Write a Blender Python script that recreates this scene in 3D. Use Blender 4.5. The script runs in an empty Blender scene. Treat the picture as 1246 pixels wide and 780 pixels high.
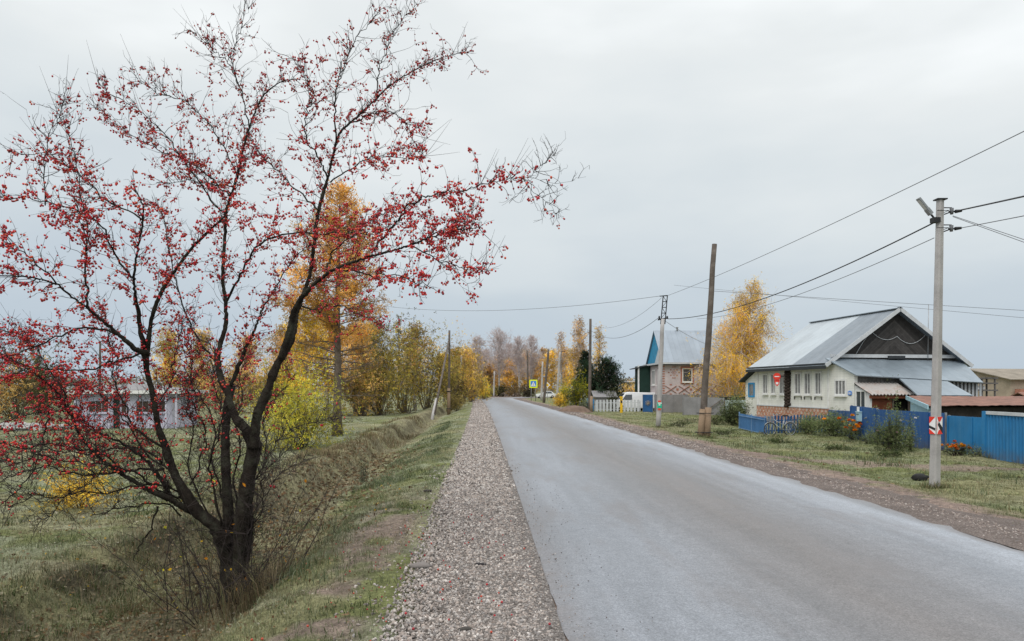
import bpy, math, random
import numpy as np
from mathutils import Vector, Matrix
R = math.radians
rng = np.random.default_rng(7)
random.seed(7)
scene = bpy.context.scene
COL = scene.collection
F, CX, HY, EYE = 900.0, 623.0, 472.0, 2.0

def P(px, py, Y):
    return np.array([(px - CX) * Y / F, Y, EYE - (py - HY) * Y / F])

# ------------------------------------------------------------------ mesh builder
class MB:
    """collects shapes; build() links them as ONE mesh object"""
    def __init__(self, M=None):
        self.ch = []; self.n = 0; self.M = M
    def add(self, V, Fc, col=None, smooth=False):
        V = np.asarray(V, float).reshape(-1, 3)
        if self.M is not None:
            V = V @ self.M[:3, :3].T + self.M[:3, 3]
        Fl = Fc if isinstance(Fc, list) and np.ndim(Fc[0]) == 2 else [np.asarray(Fc)]
        c = None
        if col is not None:
            c = np.asarray(col, float)
            if c.ndim == 1: c = np.tile(c[:3], (len(V), 1))
        self.ch.append((V, [np.asarray(f, np.int64).reshape(len(f), -1) + self.n for f in Fl if len(f)], c, smooth))
        self.n += len(V)
        return self
    def obox(self, c, ax, h, col=None):
        c = np.asarray(c, float); ax = np.asarray(ax, float)
        s = np.array([[-1,-1,-1],[1,-1,-1],[1,1,-1],[-1,1,-1],[-1,-1,1],[1,-1,1],[1,1,1],[-1,1,1]], float) * np.asarray(h, float)
        V = c + s @ ax
        return self.add(V, [[0,3,2,1],[4,5,6,7],[0,1,5,4],[1,2,6,5],[2,3,7,6],[3,0,4,7]], col)
    def box(self, x0, x1, y0, y1, z0, z1, col=None):
        return self.obox([(x0+x1)/2,(y0+y1)/2,(z0+z1)/2], np.eye(3), [(x1-x0)/2,(y1-y0)/2,(z1-z0)/2], col)
    def bar(self, p, q, w, h=None, col=None, up=(0,0,1)):
        p = np.asarray(p, float); q = np.asarray(q, float); h = h or w
        d = q - p; L = np.linalg.norm(d); d /= L
        u = np.asarray(up, float)
        if abs(d @ u) > .97: u = np.array([1., 0, 0])
        a = np.cross(u, d); a /= np.linalg.norm(a); b = np.cross(d, a)
        return self.obox((p+q)/2, [d, a, b], [L/2, w/2, h/2], col)
    def tube(self, pts, rad, n=6, col=None, smooth=True, cap=True):
        pts = np.asarray(pts, float); m = len(pts)
        rad = np.broadcast_to(np.asarray(rad, float), (m,))
        T = np.gradient(pts, axis=0); T /= np.linalg.norm(T, axis=1)[:, None] + 1e-12
        a = np.cross(T[0], [0, 0, 1.]) if abs(T[0][2]) < .95 else np.cross(T[0], [1., 0, 0])
        a /= np.linalg.norm(a)
        ang = np.arange(n) * 2 * np.pi / n
        V = np.empty((m, n, 3))
        for i in range(m):
            a = a - T[i] * (a @ T[i]); a /= np.linalg.norm(a) + 1e-12
            b = np.cross(T[i], a)
            V[i] = pts[i] + rad[i] * (np.cos(ang)[:, None] * a + np.sin(ang)[:, None] * b)
        i, j = np.meshgrid(np.arange(m-1), np.arange(n), indexing='ij')
        q = np.stack([i*n+j, i*n+(j+1) % n, (i+1)*n+(j+1) % n, (i+1)*n+j], -1).reshape(-1, 4)
        Fl = [q]
        if cap and n > 2:
            Fl += [np.arange(n)[None, ::-1], (np.arange(n) + (m-1)*n)[None]]
        return self.add(V.reshape(-1, 3), Fl, col, smooth)
    def stamp(self, tv, tf, pos, rot=None, scale=1.0, col=None, smooth=False):
        pos = np.asarray(pos, float); n = len(pos)
        if n == 0: return self
        tv = np.asarray(tv, float); k = len(tv)
        sc = np.asarray(scale, float)
        if sc.ndim == 0: sc = np.full(n, sc)
        V = tv[None] * (sc[:, None, None] if sc.ndim == 1 else sc[:, None, :])
        if rot is not None: V = np.einsum('nij,nkj->nki', rot, V)
        V = V + pos[:, None]
        Fl = []
        for f in (tf if isinstance(tf, list) else [tf]):
            f = np.asarray(f)
            Fl.append((f[None] + (np.arange(n) * k)[:, None, None]).reshape(-1, f.shape[1]))
        c = None
        if col is not None:
            c = np.asarray(col, float)
            c = np.repeat(c, k, 0) if c.ndim == 2 else c
        return self.add(V.reshape(-1, 3), Fl, c, smooth)
    def mesh(self, name, off):
        me = bpy.data.meshes.new(name)
        V = np.concatenate([c[0] for c in self.ch]) - off
        loops, tot, sm = [], [], []
        for c in self.ch:
            for f in c[1]:
                loops.append(f.reshape(-1)); tot.append(np.full(len(f), f.shape[1])); sm.append(np.full(len(f), c[3]))
        loops = np.concatenate(loops); tot = np.concatenate(tot); sm = np.concatenate(sm)
        me.vertices.add(len(V)); me.vertices.foreach_set('co', V.astype(np.float32).ravel())
        me.loops.add(len(loops)); me.loops.foreach_set('vertex_index', loops.astype(np.int32))
        me.polygons.add(len(tot))
        st = np.concatenate([[0], np.cumsum(tot)[:-1]])
        me.polygons.foreach_set('loop_start', st.astype(np.int32))
        me.polygons.foreach_set('loop_total', tot.astype(np.int32))
        me.polygons.foreach_set('use_smooth', sm.astype(bool))
        me.update(calc_edges=True)
        if any(c[2] is not None for c in self.ch):
            cc = np.concatenate([np.ones((len(c[0]), 4)) if c[2] is None else np.c_[c[2], np.ones(len(c[0]))] for c in self.ch])
            ca = me.color_attributes.new('Col', 'FLOAT_COLOR', 'POINT')
            ca.data.foreach_set('color', cc.astype(np.float32).ravel())
        return me
    def bounds(self):
        V = np.concatenate([c[0] for c in self.ch])
        return V.min(0), V.max(0)

def root_loc(o):
    while o.parent: o = o.parent
    return np.array(o.location)
def obj(name, mb, mat, parent=None, label=None):
    if parent is not None:
        off = root_loc(parent)
    else:
        a, b = mb.bounds(); off = np.array([(a[0]+b[0])/2, (a[1]+b[1])/2, a[2]])
    me = mb.mesh(name, off)
    me.materials.append(mat)
    o = bpy.data.objects.new(name, me); COL.objects.link(o)
    if parent is not None: o.parent = parent
    else: o.location = off
    if label: o['label'] = label
    return o
def tag(o, label, cat, group=None, kind=None):
    o['label'] = label; o['category'] = cat
    if group: o['group'] = group
    if kind: o['kind'] = kind
    return o
def thing(name, label, cat, loc, group=None):
    o = bpy.data.objects.new(name, None); COL.objects.link(o)
    o.location = tuple(float(v) for v in loc); o.empty_display_size = .2
    return tag(o, label, cat, group)
def struct(name, mb, mat, label=None, kind='structure'):
    o = obj(name, mb, mat); o['kind'] = kind
    if label: o['label'] = label
    return o
def dup(o, delta, parent=None):
    """copy a thing with its parts and sub-parts, shifted"""
    c = o.copy(); COL.objects.link(c)
    if parent is None: c.location = tuple(np.array(o.location) + np.asarray(delta, float))
    else: c.parent = parent
    for ch in list(o.children): dup(ch, delta, c)
    return c

# ------------------------------------------------------------------ numpy noise
def _hash(ix, iy, seed):
    h = (ix * 374761393 + iy * 668265263 + seed * 974711) & 0xffffffff
    h = ((h ^ (h >> 13)) * 1274126177) & 0xffffffff
    return ((h ^ (h >> 16)) & 0xffff) / 65535.0
def vnoise(x, y, seed=0):
    x = np.asarray(x, float); y = np.asarray(y, float)
    ix = np.floor(x).astype(np.int64); iy = np.floor(y).astype(np.int64)
    fx = x - ix; fy = y - iy
    fx = fx*fx*(3-2*fx); fy = fy*fy*(3-2*fy)
    a = _hash(ix, iy, seed); b = _hash(ix+1, iy, seed); c = _hash(ix, iy+1, seed); d = _hash(ix+1, iy+1, seed)
    return (a*(1-fx)+b*fx)*(1-fy) + (c*(1-fx)+d*fx)*fy
def fbm(x, y, seed=0, oct=3):
    v, a, t = 0, 1, 0
    for k in range(oct):
        v = v + a*vnoise(x*2**k, y*2**k, seed+k); t += a; a *= .5
    return v/t
def rand_rot(n, g=rng):
    q = g.normal(size=(n, 4)); q /= np.linalg.norm(q, axis=1)[:, None]
    w, x, y, z = q.T
    return np.stack([1-2*(y*y+z*z), 2*(x*y-z*w), 2*(x*z+y*w), 2*(x*y+z*w), 1-2*(x*x+z*z), 2*(y*z-x*w), 2*(x*z-y*w), 2*(y*z+x*w), 1-2*(x*x+y*y)], -1).reshape(n, 3, 3)
def smooth01(a, b, x):
    t = np.clip((x-a)/(b-a), 0, 1); return t*t*(3-2*t)
def mixc(a, b, t):
    t = np.asarray(t)[..., None]; return np.asarray(a)*(1-t) + np.asarray(b)*t

def ico(sub=1):
    t = (1+5**.5)/2
    v = [(-1,t,0),(1,t,0),(-1,-t,0),(1,-t,0),(0,-1,t),(0,1,t),(0,-1,-t),(0,1,-t),(t,0,-1),(t,0,1),(-t,0,-1),(-t,0,1)]
    f = [(0,11,5),(0,5,1),(0,1,7),(0,7,10),(0,10,11),(1,5,9),(5,11,4),(11,10,2),(10,7,6),(7,1,8),(3,9,4),(3,4,2),(3,2,6),(3,6,8),(3,8,9),(4,9,5),(2,4,11),(6,2,10),(8,6,7),(9,8,1)]
    v = [np.array(a)/np.linalg.norm(a) for a in v]
    for _ in range(sub-1):
        cache, nf = {}, []
        def mid(a, b):
            k = (min(a, b), max(a, b))
            if k not in cache:
                m = v[a]+v[b]; v.append(m/np.linalg.norm(m)); cache[k] = len(v)-1
            return cache[k]
        for a, b, c in f:
            ab, bc, ca = mid(a, b), mid(b, c), mid(c, a)
            nf += [(a,ab,ca),(b,bc,ab),(c,ca,bc),(ab,bc,ca)]
        f = nf
    return np.array(v), np.array(f)
ICO1, ICO2 = ico(1), ico(2)
LEAF_V = np.array([[-.5,0,0],[0,-.32,.05],[.5,0,0],[0,.32,.05]]); LEAF_F = np.array([[0,1,2,3]])
# a spray of leaflets: three small leaves set at angles, reads finer than one card
def _spray():
    V, Fc = [], []
    for k, (ox, oy, oz, a, t) in enumerate([(0,0,0,0,.2),(.35,.25,.1,1.3,-.5),(-.3,.3,-.15,2.6,.6),(-.1,-.4,.2,4.1,-.3)]):
        ca, sa = math.cos(a), math.sin(a)
        for v in LEAF_V*.55:
            x, y, z = v[0]*ca-v[1]*sa, v[0]*sa+v[1]*ca, v[2]+v[1]*t
            V.append((x+ox, y+oy, z+oz))
        Fc.append([4*k, 4*k+1, 4*k+2, 4*k+3])
    return np.array(V), np.array(Fc)
SPRAY_V, SPRAY_F = _spray()

# ------------------------------------------------------------------ materials
class N:
    def __init__(self, name):
        self.m = bpy.data.materials.new(name); self.m.use_nodes = True
        self.t = self.m.node_tree; self.t.nodes.clear()
        self.out = self.t.nodes.new('ShaderNodeOutputMaterial')
        self._pos = None
    def n(self, typ, **kw):
        nd = self.t.nodes.new(typ)
        for k, v in kw.items():
            if k in nd.inputs: self.s(nd, k, v)
            else: setattr(nd, k, v)
        return nd
    def s(self, nd, k, v):
        if isinstance(v, bpy.types.NodeSocket): self.t.links.new(v, nd.inputs[k])
        else: nd.inputs[k].default_value = v
    def pos(self):
        if self._pos is None: self._pos = self.n('ShaderNodeNewGeometry').outputs['Position']
        return self._pos
    def math(self, op, a, b=0.0, c=None):
        nd = self.n('ShaderNodeMath', operation=op); self.s(nd, 0, a); self.s(nd, 1, b)
        if c is not None: self.s(nd, 2, c)
        return nd.outputs[0]
    def noise(self, scale, detail=4, vec=None, rough=.55):
        nd = self.n('ShaderNodeTexNoise', Scale=scale, Detail=detail, Roughness=rough)
        self.s(nd, 'Vector', vec if vec is not None else self.pos())
        return nd.outputs[0]
    def mix(self, f, a, b, blend='MIX'):
        nd = self.n('ShaderNodeMix', data_type='RGBA', blend_type=blend)
        for k, v in ((0, f), (6, a), (7, b)):
            if isinstance(v, bpy.types.NodeSocket): self.t.links.new(v, nd.inputs[k])
            elif k: nd.inputs[k].default_value = (*v[:3], 1)
            else: nd.inputs[k].default_value = v
        return nd.outputs[2]
    def ramp(self, f, stops):
        nd = self.n('ShaderNodeValToRGB'); self.s(nd, 0, f)
        e = nd.color_ramp.elements
        while len(e) < len(stops): e.new(.5)
        for i, (p, c) in enumerate(stops):
            e[i].position = p; e[i].color = (*(c if hasattr(c, '__len__') else (c, c, c)), 1)
        return nd.outputs[0]
    def map(self, v, a, b, c, d):
        nd = self.n('ShaderNodeMapRange'); 
        for i, x in enumerate((v, a, b, c, d)): self.s(nd, i, x)
        return nd.outputs[0]
    def attr(self, name='Col'):
        return self.n('ShaderNodeAttribute', attribute_name=name).outputs['Color']
    def sep(self, v):
        nd = self.n('ShaderNodeSeparateXYZ'); self.s(nd, 0, v); return nd.outputs
    def comb(self, x, y, z):
        nd = self.n('ShaderNodeCombineXYZ')
        for i, v in enumerate((x, y, z)): self.s(nd, i, v)
        return nd.outputs[0]
    def bump(self, h, strength=.4, dist=.02):
        nd = self.n('ShaderNodeBump', Strength=strength, Distance=dist); self.s(nd, 'Height', h); return nd.outputs[0]
    def done(self, col, rough=.8, metal=0.0, bump=None, spec=.3):
        b = self.n('ShaderNodeBsdfPrincipled')
        for k, v in (('Base Color', col if isinstance(col, bpy.types.NodeSocket) else (*col[:3], 1)), ('Roughness', rough), ('Metallic', metal), ('Specular IOR Level', spec)):
            self.s(b, k, v)
        if bump is not None: self.s(b, 'Normal', bump)
        self.t.links.new(b.outputs[0], self.out.inputs[0]); return self.m

def mat(name, c, rough=.8, var=.25, scale=2.0, fine=30., metal=0.0, bump=.15, spec=.3, dirt=None, dscale=.8, damt=.5, vcol=False):
    """base colour with large and small noise, optional dirt colour in patches and vertex colour"""
    k = N(name)
    base = k.attr() if vcol else c
    v = k.map(k.noise(scale, 5), .25, .75, 1-var, 1+var)
    v2 = k.map(k.noise(fine, 3), .25, .75, 1-var*.6, 1+var*.6)
    vv = k.math('MULTIPLY', v, v2)
    colr = k.mix(1.0, base, k.comb(vv, vv, vv), 'MULTIPLY')
    if dirt is not None:
        colr = k.mix(k.map(k.noise(dscale, 6, rough=.7), .48, .7, 0, damt), colr, dirt)
    return k.done(colr, rough, metal, k.bump(k.noise(fine, 4), bump) if bump else None, spec)

def leaf_mat(name, trans=.35, var=.3, scale=1.2):
    k = N(name)
    v = k.map(k.noise(scale, 3), .3, .7, 1-var, 1+var)
    c = k.mix(1.0, k.attr(), k.comb(v, v, v), 'MULTIPLY')
    d = k.n('ShaderNodeBsdfDiffuse', Color=c); t = k.n('ShaderNodeBsdfTranslucent', Color=c)
    m = k.n('ShaderNodeMixShader'); m.inputs[0].default_value = trans
    k.t.links.new(d.outputs[0], m.inputs[1]); k.t.links.new(t.outputs[0], m.inputs[2])
    k.t.links.new(m.outputs[0], k.out.inputs[0]); return k.m

def siding_mat(name, c, step=.14):
    k = N(name); x, y, z = k.sep(k.pos())
    f = k.math('FRACT', k.math('DIVIDE', z, step))
    line = k.map(f, .0, .12, .68, 1)
    big = k.map(k.noise(1.1, 5), .3, .75, 1.06, .86)
    streak = k.map(k.noise(1.0, 4, k.comb(k.math('MULTIPLY', x, 5.), k.math('MULTIPLY', y, 5.), k.math('MULTIPLY', z, .5))), .4, .75, 1, .88)
    v = k.math('MULTIPLY', k.math('MULTIPLY', line, big), streak)
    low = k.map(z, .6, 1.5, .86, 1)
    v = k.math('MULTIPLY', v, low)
    return k.done(k.mix(1.0, c, k.comb(v, v, k.math('MULTIPLY', v, .97)), 'MULTIPLY'), .6, bump=k.bump(f, .5, .02))

def roof_mat(name, c, ang, step=.55, rough=.42, metal=.35, axis=1, rust=None):
    """sheet metal roof with standing seams at STEP along one axis of a frame turned by ANG"""
    k = N(name)
    vr = k.n('ShaderNodeVectorRotate', rotation_type='Z_AXIS', Angle=-ang); k.s(vr, 'Vector', k.pos())
    x, y, z = k.sep(vr.outputs[0])
    u = (x, y, z)[axis]
    f = k.math('FRACT', k.math('DIVIDE', u, step))
    seam = k.map(f, .0, .07, .72, 1)
    cell = k.n('ShaderNodeTexWhiteNoise', noise_dimensions='1D'); k.s(cell, 'W', k.math('FLOOR', k.math('DIVIDE', u, step)))
    pv = k.map(cell.outputs[0], 0, 1, .93, 1.06)
    nv = k.map(k.noise(.7, 5), .3, .7, .88, 1.08)
    v = k.math('MULTIPLY', k.math('MULTIPLY', seam, pv), nv)
    col = k.mix(1.0, c, k.comb(v, v, v), 'MULTIPLY')
    if rust is not None:
        col = k.mix(k.map(k.noise(1.2, 6, rough=.7), .45, .65, 0, .85), col, rust)
    return k.done(col, k.map(k.noise(3, 3), .3, .7, rough-.06, rough+.12), metal, k.bump(f, .35, .02), .5)

M = {}
M['bark'] = mat('dark_bark', (.026,.021,.017), .95, .55, 9, 70, bump=1.0, spec=.1, dirt=(.085,.09,.065), dscale=5, damt=.6)
M['twig'] = mat('twig_bark', (.045,.036,.034), .85, .3, 4, 40, bump=0, spec=.2)
M['bark_grey'] = mat('grey_brown_bark', (.15,.12,.095), .9, .4, 5, 40, bump=.7, spec=.15)
M['birch_bark'] = mat('birch_bark', (.42,.39,.36), .8, .3, 2, 14, bump=.2, dirt=(.05,.045,.04), dscale=3, damt=.9)
M['bare_twig'] = mat('bare_birch_twigs', (.55,.47,.46), .9, .25, 1, 10, bump=0, spec=.1)  # colour paled to stand in for distance haze
M['leaf'] = leaf_mat('autumn_leaves')
M['needle'] = leaf_mat('conifer_needles', .15, .35, .8)
M['blade'] = leaf_mat('grass_blades', .25, .25, .6)
def berry_mat():
    k = N('ripe_berries'); c = k.attr()
    return k.done(c, .38, bump=None, spec=.45)
M['berry'] = berry_mat()
M['stone'] = mat('gravel_stones', (1,1,1), .9, .2, 3, 90, bump=.3, spec=.2, vcol=True)
M['litter'] = leaf_mat('leaf_litter', .2, .3, 3)
M['concrete'] = mat('pole_concrete', (.40,.385,.375), .85, .16, 1.5, 45, bump=.25, dirt=(.2,.19,.18), dscale=2.2, damt=.45)
M['oldwood'] = mat('weathered_pole_wood', (.115,.095,.08), .9, .3, 3, 40, bump=.5, dirt=(.2,.18,.16), dscale=3, damt=.45)
M['stubwood'] = mat('pale_stub_wood', (.27,.19,.125), .9, .28, 3, 30, bump=.4, dirt=(.12,.09,.07), dscale=3, damt=.5)
M['black'] = mat('black_metal', (.02,.02,.022), .5, .2, 5, 30, bump=.1)
M['steel'] = mat('grey_steel', (.32,.33,.34), .45, .2, 4, 40, metal=.6, bump=.1)
M['ceramic'] = mat('white_insulator', (.6,.6,.58), .3, .1, 5, 30, bump=0)
M['cable'] = mat('cable_black', (.035,.036,.04), .6, .1, 5, 30, bump=0)
M['cable_thin'] = mat('cable_grey', (.14,.145,.155), .6, .1, 5, 30, bump=0)
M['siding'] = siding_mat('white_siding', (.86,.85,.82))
M['white'] = mat('white_paint', (.72,.72,.70), .6, .1, 3, 30, bump=.08, dirt=(.4,.38,.34), dscale=2.5, damt=.35)
M['stucco'] = mat('porch_render', (.66,.66,.645), .9, .12, 2, 25, bump=.4, dirt=(.4,.39,.36), dscale=2, damt=.4)
M['glass'] = N('window_glass').done((.06,.07,.08), .08, spec=.7)
M['curtain'] = mat('window_curtain', (.20,.20,.205), .3, .6, 7, 25, bump=0, spec=.6)
M['blue_trim'] = mat('blue_trim', (.02,.25,.52), .5, .15, 3, 20, bump=.1)
M['lightblue'] = mat('pale_blue_board', (.34,.52,.60), .6, .15, 3, 20, bump=.1)
def sheet_mat(name, c, faded):
    k = N(name); x, y, z = k.sep(k.pos())
    v = k.map(k.noise(1.2, 5), .3, .7, .82, 1.14)
    st = k.map(k.noise(1, 5, k.comb(k.math('MULTIPLY', x, 7.), k.math('MULTIPLY', y, 7.), k.math('MULTIPLY', z, .6)), .65), .42, .72, 0, .55)
    col = k.mix(1.0, c, k.comb(v, v, v), 'MULTIPLY'); col = k.mix(st, col, faded)
    mud = k.math('MULTIPLY', k.map(z, -.35, .12, 1, 0), k.map(k.noise(6, 5), .3, .65, .15, .9))
    col = k.mix(mud, col, (.10,.085,.07))
    sc = k.map(k.noise(22, 6, rough=.8), .66, .72, 0, .6); col = k.mix(sc, col, (.16,.15,.15))
    return k.done(col, k.map(k.noise(4, 4), .3, .7, .42, .68), bump=k.bump(k.noise(1.6, 3), .5, .03), spec=.4)
M['darkblue'] = sheet_mat('dark_blue_sheet', (.016,.082,.25), (.05,.125,.27))
M['midblue'] = sheet_mat('mid_blue_sheet', (.015,.175,.40), (.06,.22,.40))
M['picketblue'] = mat('blue_picket_paint', (.018,.085,.22), .6, .25, 2, 20, bump=.1)
M['log'] = mat('dark_logs', (.045,.032,.026), .9, .4, 6, 30, bump=.6)
M['lattice'] = mat('brown_lattice', (.22,.075,.04), .8, .3, 3, 25, bump=.2)
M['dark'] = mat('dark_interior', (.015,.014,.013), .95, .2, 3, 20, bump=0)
M['greywood'] = mat('grey_boards', (.11,.105,.10), .9, .4, 2, 25, bump=.4, dirt=(.2,.2,.2), dscale=3, damt=.4)
M['fascia'] = mat('pale_fascia', (.5,.52,.54), .6, .15, 3, 25, bump=.1)
M['soffit'] = mat('dark_eave', (.035,.04,.045), .8, .2, 3, 25, bump=.1)
M['red'] = mat('red_sign', (.72,.05,.03), .4, .1, 4, 30, bump=0)
M['signwhite'] = mat('sign_white', (.8,.8,.8), .4, .06, 4, 30, bump=0)
M['signyellow'] = mat('fluorescent_yellow', (.75,.85,.02), .4, .08, 4, 30, bump=0)
M['signblack'] = mat('sign_black', (.02,.02,.02), .5, .1, 4, 30, bump=0)
M['signblue'] = mat('sign_blue', (.05,.22,.65), .4, .08, 4, 30, bump=0)
M['signgreen'] = mat('sign_green', (.02,.42,.26), .4, .08, 4, 30, bump=0)
M['yellowpaint'] = mat('yellow_paint', (.72,.44,.02), .5, .15, 3, 30, bump=0)
M['pinkbrick'] = mat('pink_grey_brick', (.50,.44,.44), .9, .12, 1.5, 18, bump=.3, dirt=(.32,.29,.29), dscale=2, damt=.4)
M['redbrick'] = mat('red_brick', (.38,.17,.12), .9, .25, 5, 25, bump=.3)
M['greyslab'] = mat('grey_sheets', (.235,.23,.235), .85, .18, 1.2, 15, bump=.2, dirt=(.15,.145,.145), dscale=1.3, damt=.5)
M['palegreen'] = mat('pale_green_sheet', (.42,.5,.5), .7, .12, 2, 15, bump=.1)
M['tyre'] = mat('tyre_rubber', (.02,.02,.02), .8, .2, 5, 40, bump=.1)
M['carwhite'] = mat('white_car_paint', (.74,.75,.77), .3, .05, 2, 30, bump=0, spec=.5)
M['tanwall'] = mat('tan_render', (.36,.30,.23), .9, .2, 1, 12, bump=.2)
M['tanroof'] = mat('old_tan_roof', (.25,.22,.18), .9, .25, 1, 10, bump=.2)
M['lavender'] = mat('lavender_wall', (.52,.51,.60), .8, .12, 1.5, 15, bump=.1, dirt=(.33,.32,.38), dscale=1.5, damt=.4)
M['brownglass'] = mat('brown_dark_panes', (.085,.062,.05), .8, .5, 3, 15, bump=0, spec=.1)
M['greendoor'] = mat('green_door', (.008,.03,.022), .6, .2, 3, 20, bump=0)
M['slate'] = mat('asbestos_slate', (.37,.35,.335), .9, .2, 2, 20, bump=.2, dirt=(.22,.12,.08), dscale=2.0, damt=.8)
M['rubble'] = mat('concrete_rubble', (.36,.35,.34), .9, .25, 3, 20, bump=.4)
M['mound'] = mat('earth_mound', (.15,.105,.08), .95, .3, 3, 20, bump=.6)
# ================================================================== terrain
def XL(Y):
    Y = np.asarray(Y, float); return .60 - .036*Y - .00008*Y*Y
def XR(Y): return XL(Y) + 6.2
def zg(X, Y, fine=True):
    X = np.asarray(X, float); Y = np.asarray(Y, float)
    Yc = np.clip(Y, -30, 130)
    s = XL(Yc) - X; r = X - XR(Yc)
    wob = (fbm(Y*.28, X*.35+3.3, 5, 3)-.5)*.55
    s2 = s + wob*smooth01(2, 4, s)
    near = 1-smooth01(11, 19, Y)                     # the ditch is wider by the tree
    bt = 5.4 + .9*near
    profn = np.interp(s2, [-1, 0, 1.7, 2.3, 2.9, 3.25, 4.0, 4.7], [-.05, -.05, -.06, -.10, -.2, -.62, -.82, -.80])
    proff = np.interp(s2, [-1, 0, 1.7, 2.3, 4.3, 4.8], [-.05, -.05, -.06, -.11, -.72, -.78])
    prof = profn*near + proff*(1-near)
    rise = smooth01(4.75+.8*near, bt-.1, s2)
    top = -.42 + .28*np.exp(-((s2-bt-.3)/.8)**2)*(1-.75*near) 
    left = prof*(1-rise) + top*rise
    fade = smooth01(85, 120, Y)
    left = np.where(s > 0, left*(1-fade) + np.interp(s, [0, 3, 10], [-.05, -.15, -.3])*fade, -.05)
    right = np.interp(r, [-1, 0, 1.8, 3.2, 10, 14], [-.05, -.05, -.09, -.27, -.35, -.35])
    z = np.where(s > 0, left, np.where(r > 0, right, -.05))
    off = np.maximum(np.maximum(s, r), 0)
    k = smooth01(1.2, 3, off)
    z = z + k*((fbm(X*.5, Y*.5, 11)-.5)*.16) + smooth01(3.4, 4, s)*(1-smooth01(6, 7, s))*(1-fade)*(fbm(X*1.1, Y*1.1, 17)-.5)*.34
    if fine: z = z + k*((fbm(X*2.3, Y*2.3, 21)-.5)*.13) + smooth01(0, .6, off)*(fbm(X*6, Y*6, 31)-.5)*.035
    bend = smooth01(122, 134, Y)                     # flat under the bend of the road
    z = z*(1-bend) + (-.10)*bend
    far = smooth01(230, 420, Y)
    return z - far*.3
def G(px, py, z0=-.35):
    Y = F*(EYE-z0)/(py-HY); X = (px-CX)*Y/F
    for _ in range(6):
        z = float(zg(X, Y, False)); Y = F*(EYE-z)/(py-HY); X = (px-CX)*Y/F
    return np.array([X, Y, float(zg(X, Y))])
def at(px, Y, dz=0.0):
    X = (px-CX)*Y/F; return np.array([X, Y, float(zg(X, Y, False))+dz])

GREEN, GREY_GREEN, DRY, DIRT, LITTER = map(np.array, ((.165,.18,.075), (.25,.265,.18), (.31,.28,.175), (.235,.18,.152), (.185,.165,.105)))
def track_mask(X, Y):
    pts = np.array([(6.4,27),(8.2,23.5),(10.6,21.9),(13.5,21.2),(17,20.8)])
    d = np.full(X.shape, 9.)
    for a, b in zip(pts[:-1], pts[1:]):
        ab = b-a; t = np.clip(((X-a[0])*ab[0]+(Y-a[1])*ab[1])/(ab@ab), 0, 1)
        d = np.minimum(d, np.hypot(X-a[0]-t*ab[0], Y-a[1]-t*ab[1]))
    return 1-smooth01(.35, 1.0, d + (fbm(X*1.5, Y*1.5, 77)-.5)*.9)
def zones(X, Y):
    """masks of what grows where: (ground colour, blade density 0..1, dryness 0..1)"""
    Yc = np.clip(Y, -30, 130); s = XL(Yc)-X; r = X-XR(Yc)
    n1 = fbm(X*.45, Y*.45, 41); n2 = fbm(X*1.7, Y*1.7, 51)
    left = s > 0
    near = 1-smooth01(11, 19, Y)
    bt = 5.4+.9*near
    ditch = smooth01(3.0+.9*(1-near), 3.4+1.1*(1-near), s)*(1-smooth01(bt-.2, bt+.6, s))*(1-smooth01(80, 110, Y))*left
    bank = np.exp(-((s-bt+.1)/.7)**2)*left*(1-near*.6)*(1-smooth01(70, 100, Y))
    dirtL = smooth01(1.5, 1.8, s)*(1-smooth01(2.3, 2.9, s))*left*smooth01(.44, .6, n2+.03)*(1-smooth01(11, 16, Y))
    dirtR = (1-smooth01(1.4, 2.6, r + (n2-.5)*2.2))*(~left)
    trk = track_mask(X, Y)*(~left)
    dry = np.clip(smooth01(.48, .68, n1)*.6 + ditch*.5 + bank*.7, 0, 1)
    c = mixc(GREEN, GREY_GREEN, smooth01(.35, .65, n2)*np.where(left, .9, .45))
    c = mixc(c, DRY, dry*.75)
    c = mixc(c, LITTER, np.clip(ditch*smooth01(.35, .6, n2+.04)*.9, 0, 1))
    d = np.clip(dirtL*.9 + dirtR + trk*.85, 0, 1)
    crease_shade = np.maximum(np.exp(-((s-bt+.25)/.22)**2)*near, np.exp(-((s-3.08)/.12)**2)*near)*left*smooth01(.3, .5, n2+.1)
    c = mixc(c, np.array([.035,.03,.02]), crease_shade*.85)  # shade of the two ditch edges painted into the ground colour
    c = mixc(c, DIRT*np.where(left, 1., 1.08)[..., None], d)
    dens = np.clip(1 - d*.97, 0, 1)*(1-.45*ditch)*(1-.8*crease_shade)
    dens = dens*np.where(left, smooth01(1.5, 1.95, s+(n2-.5)*.9), 1)
    return c, dens, dry, ditch, bank

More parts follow.
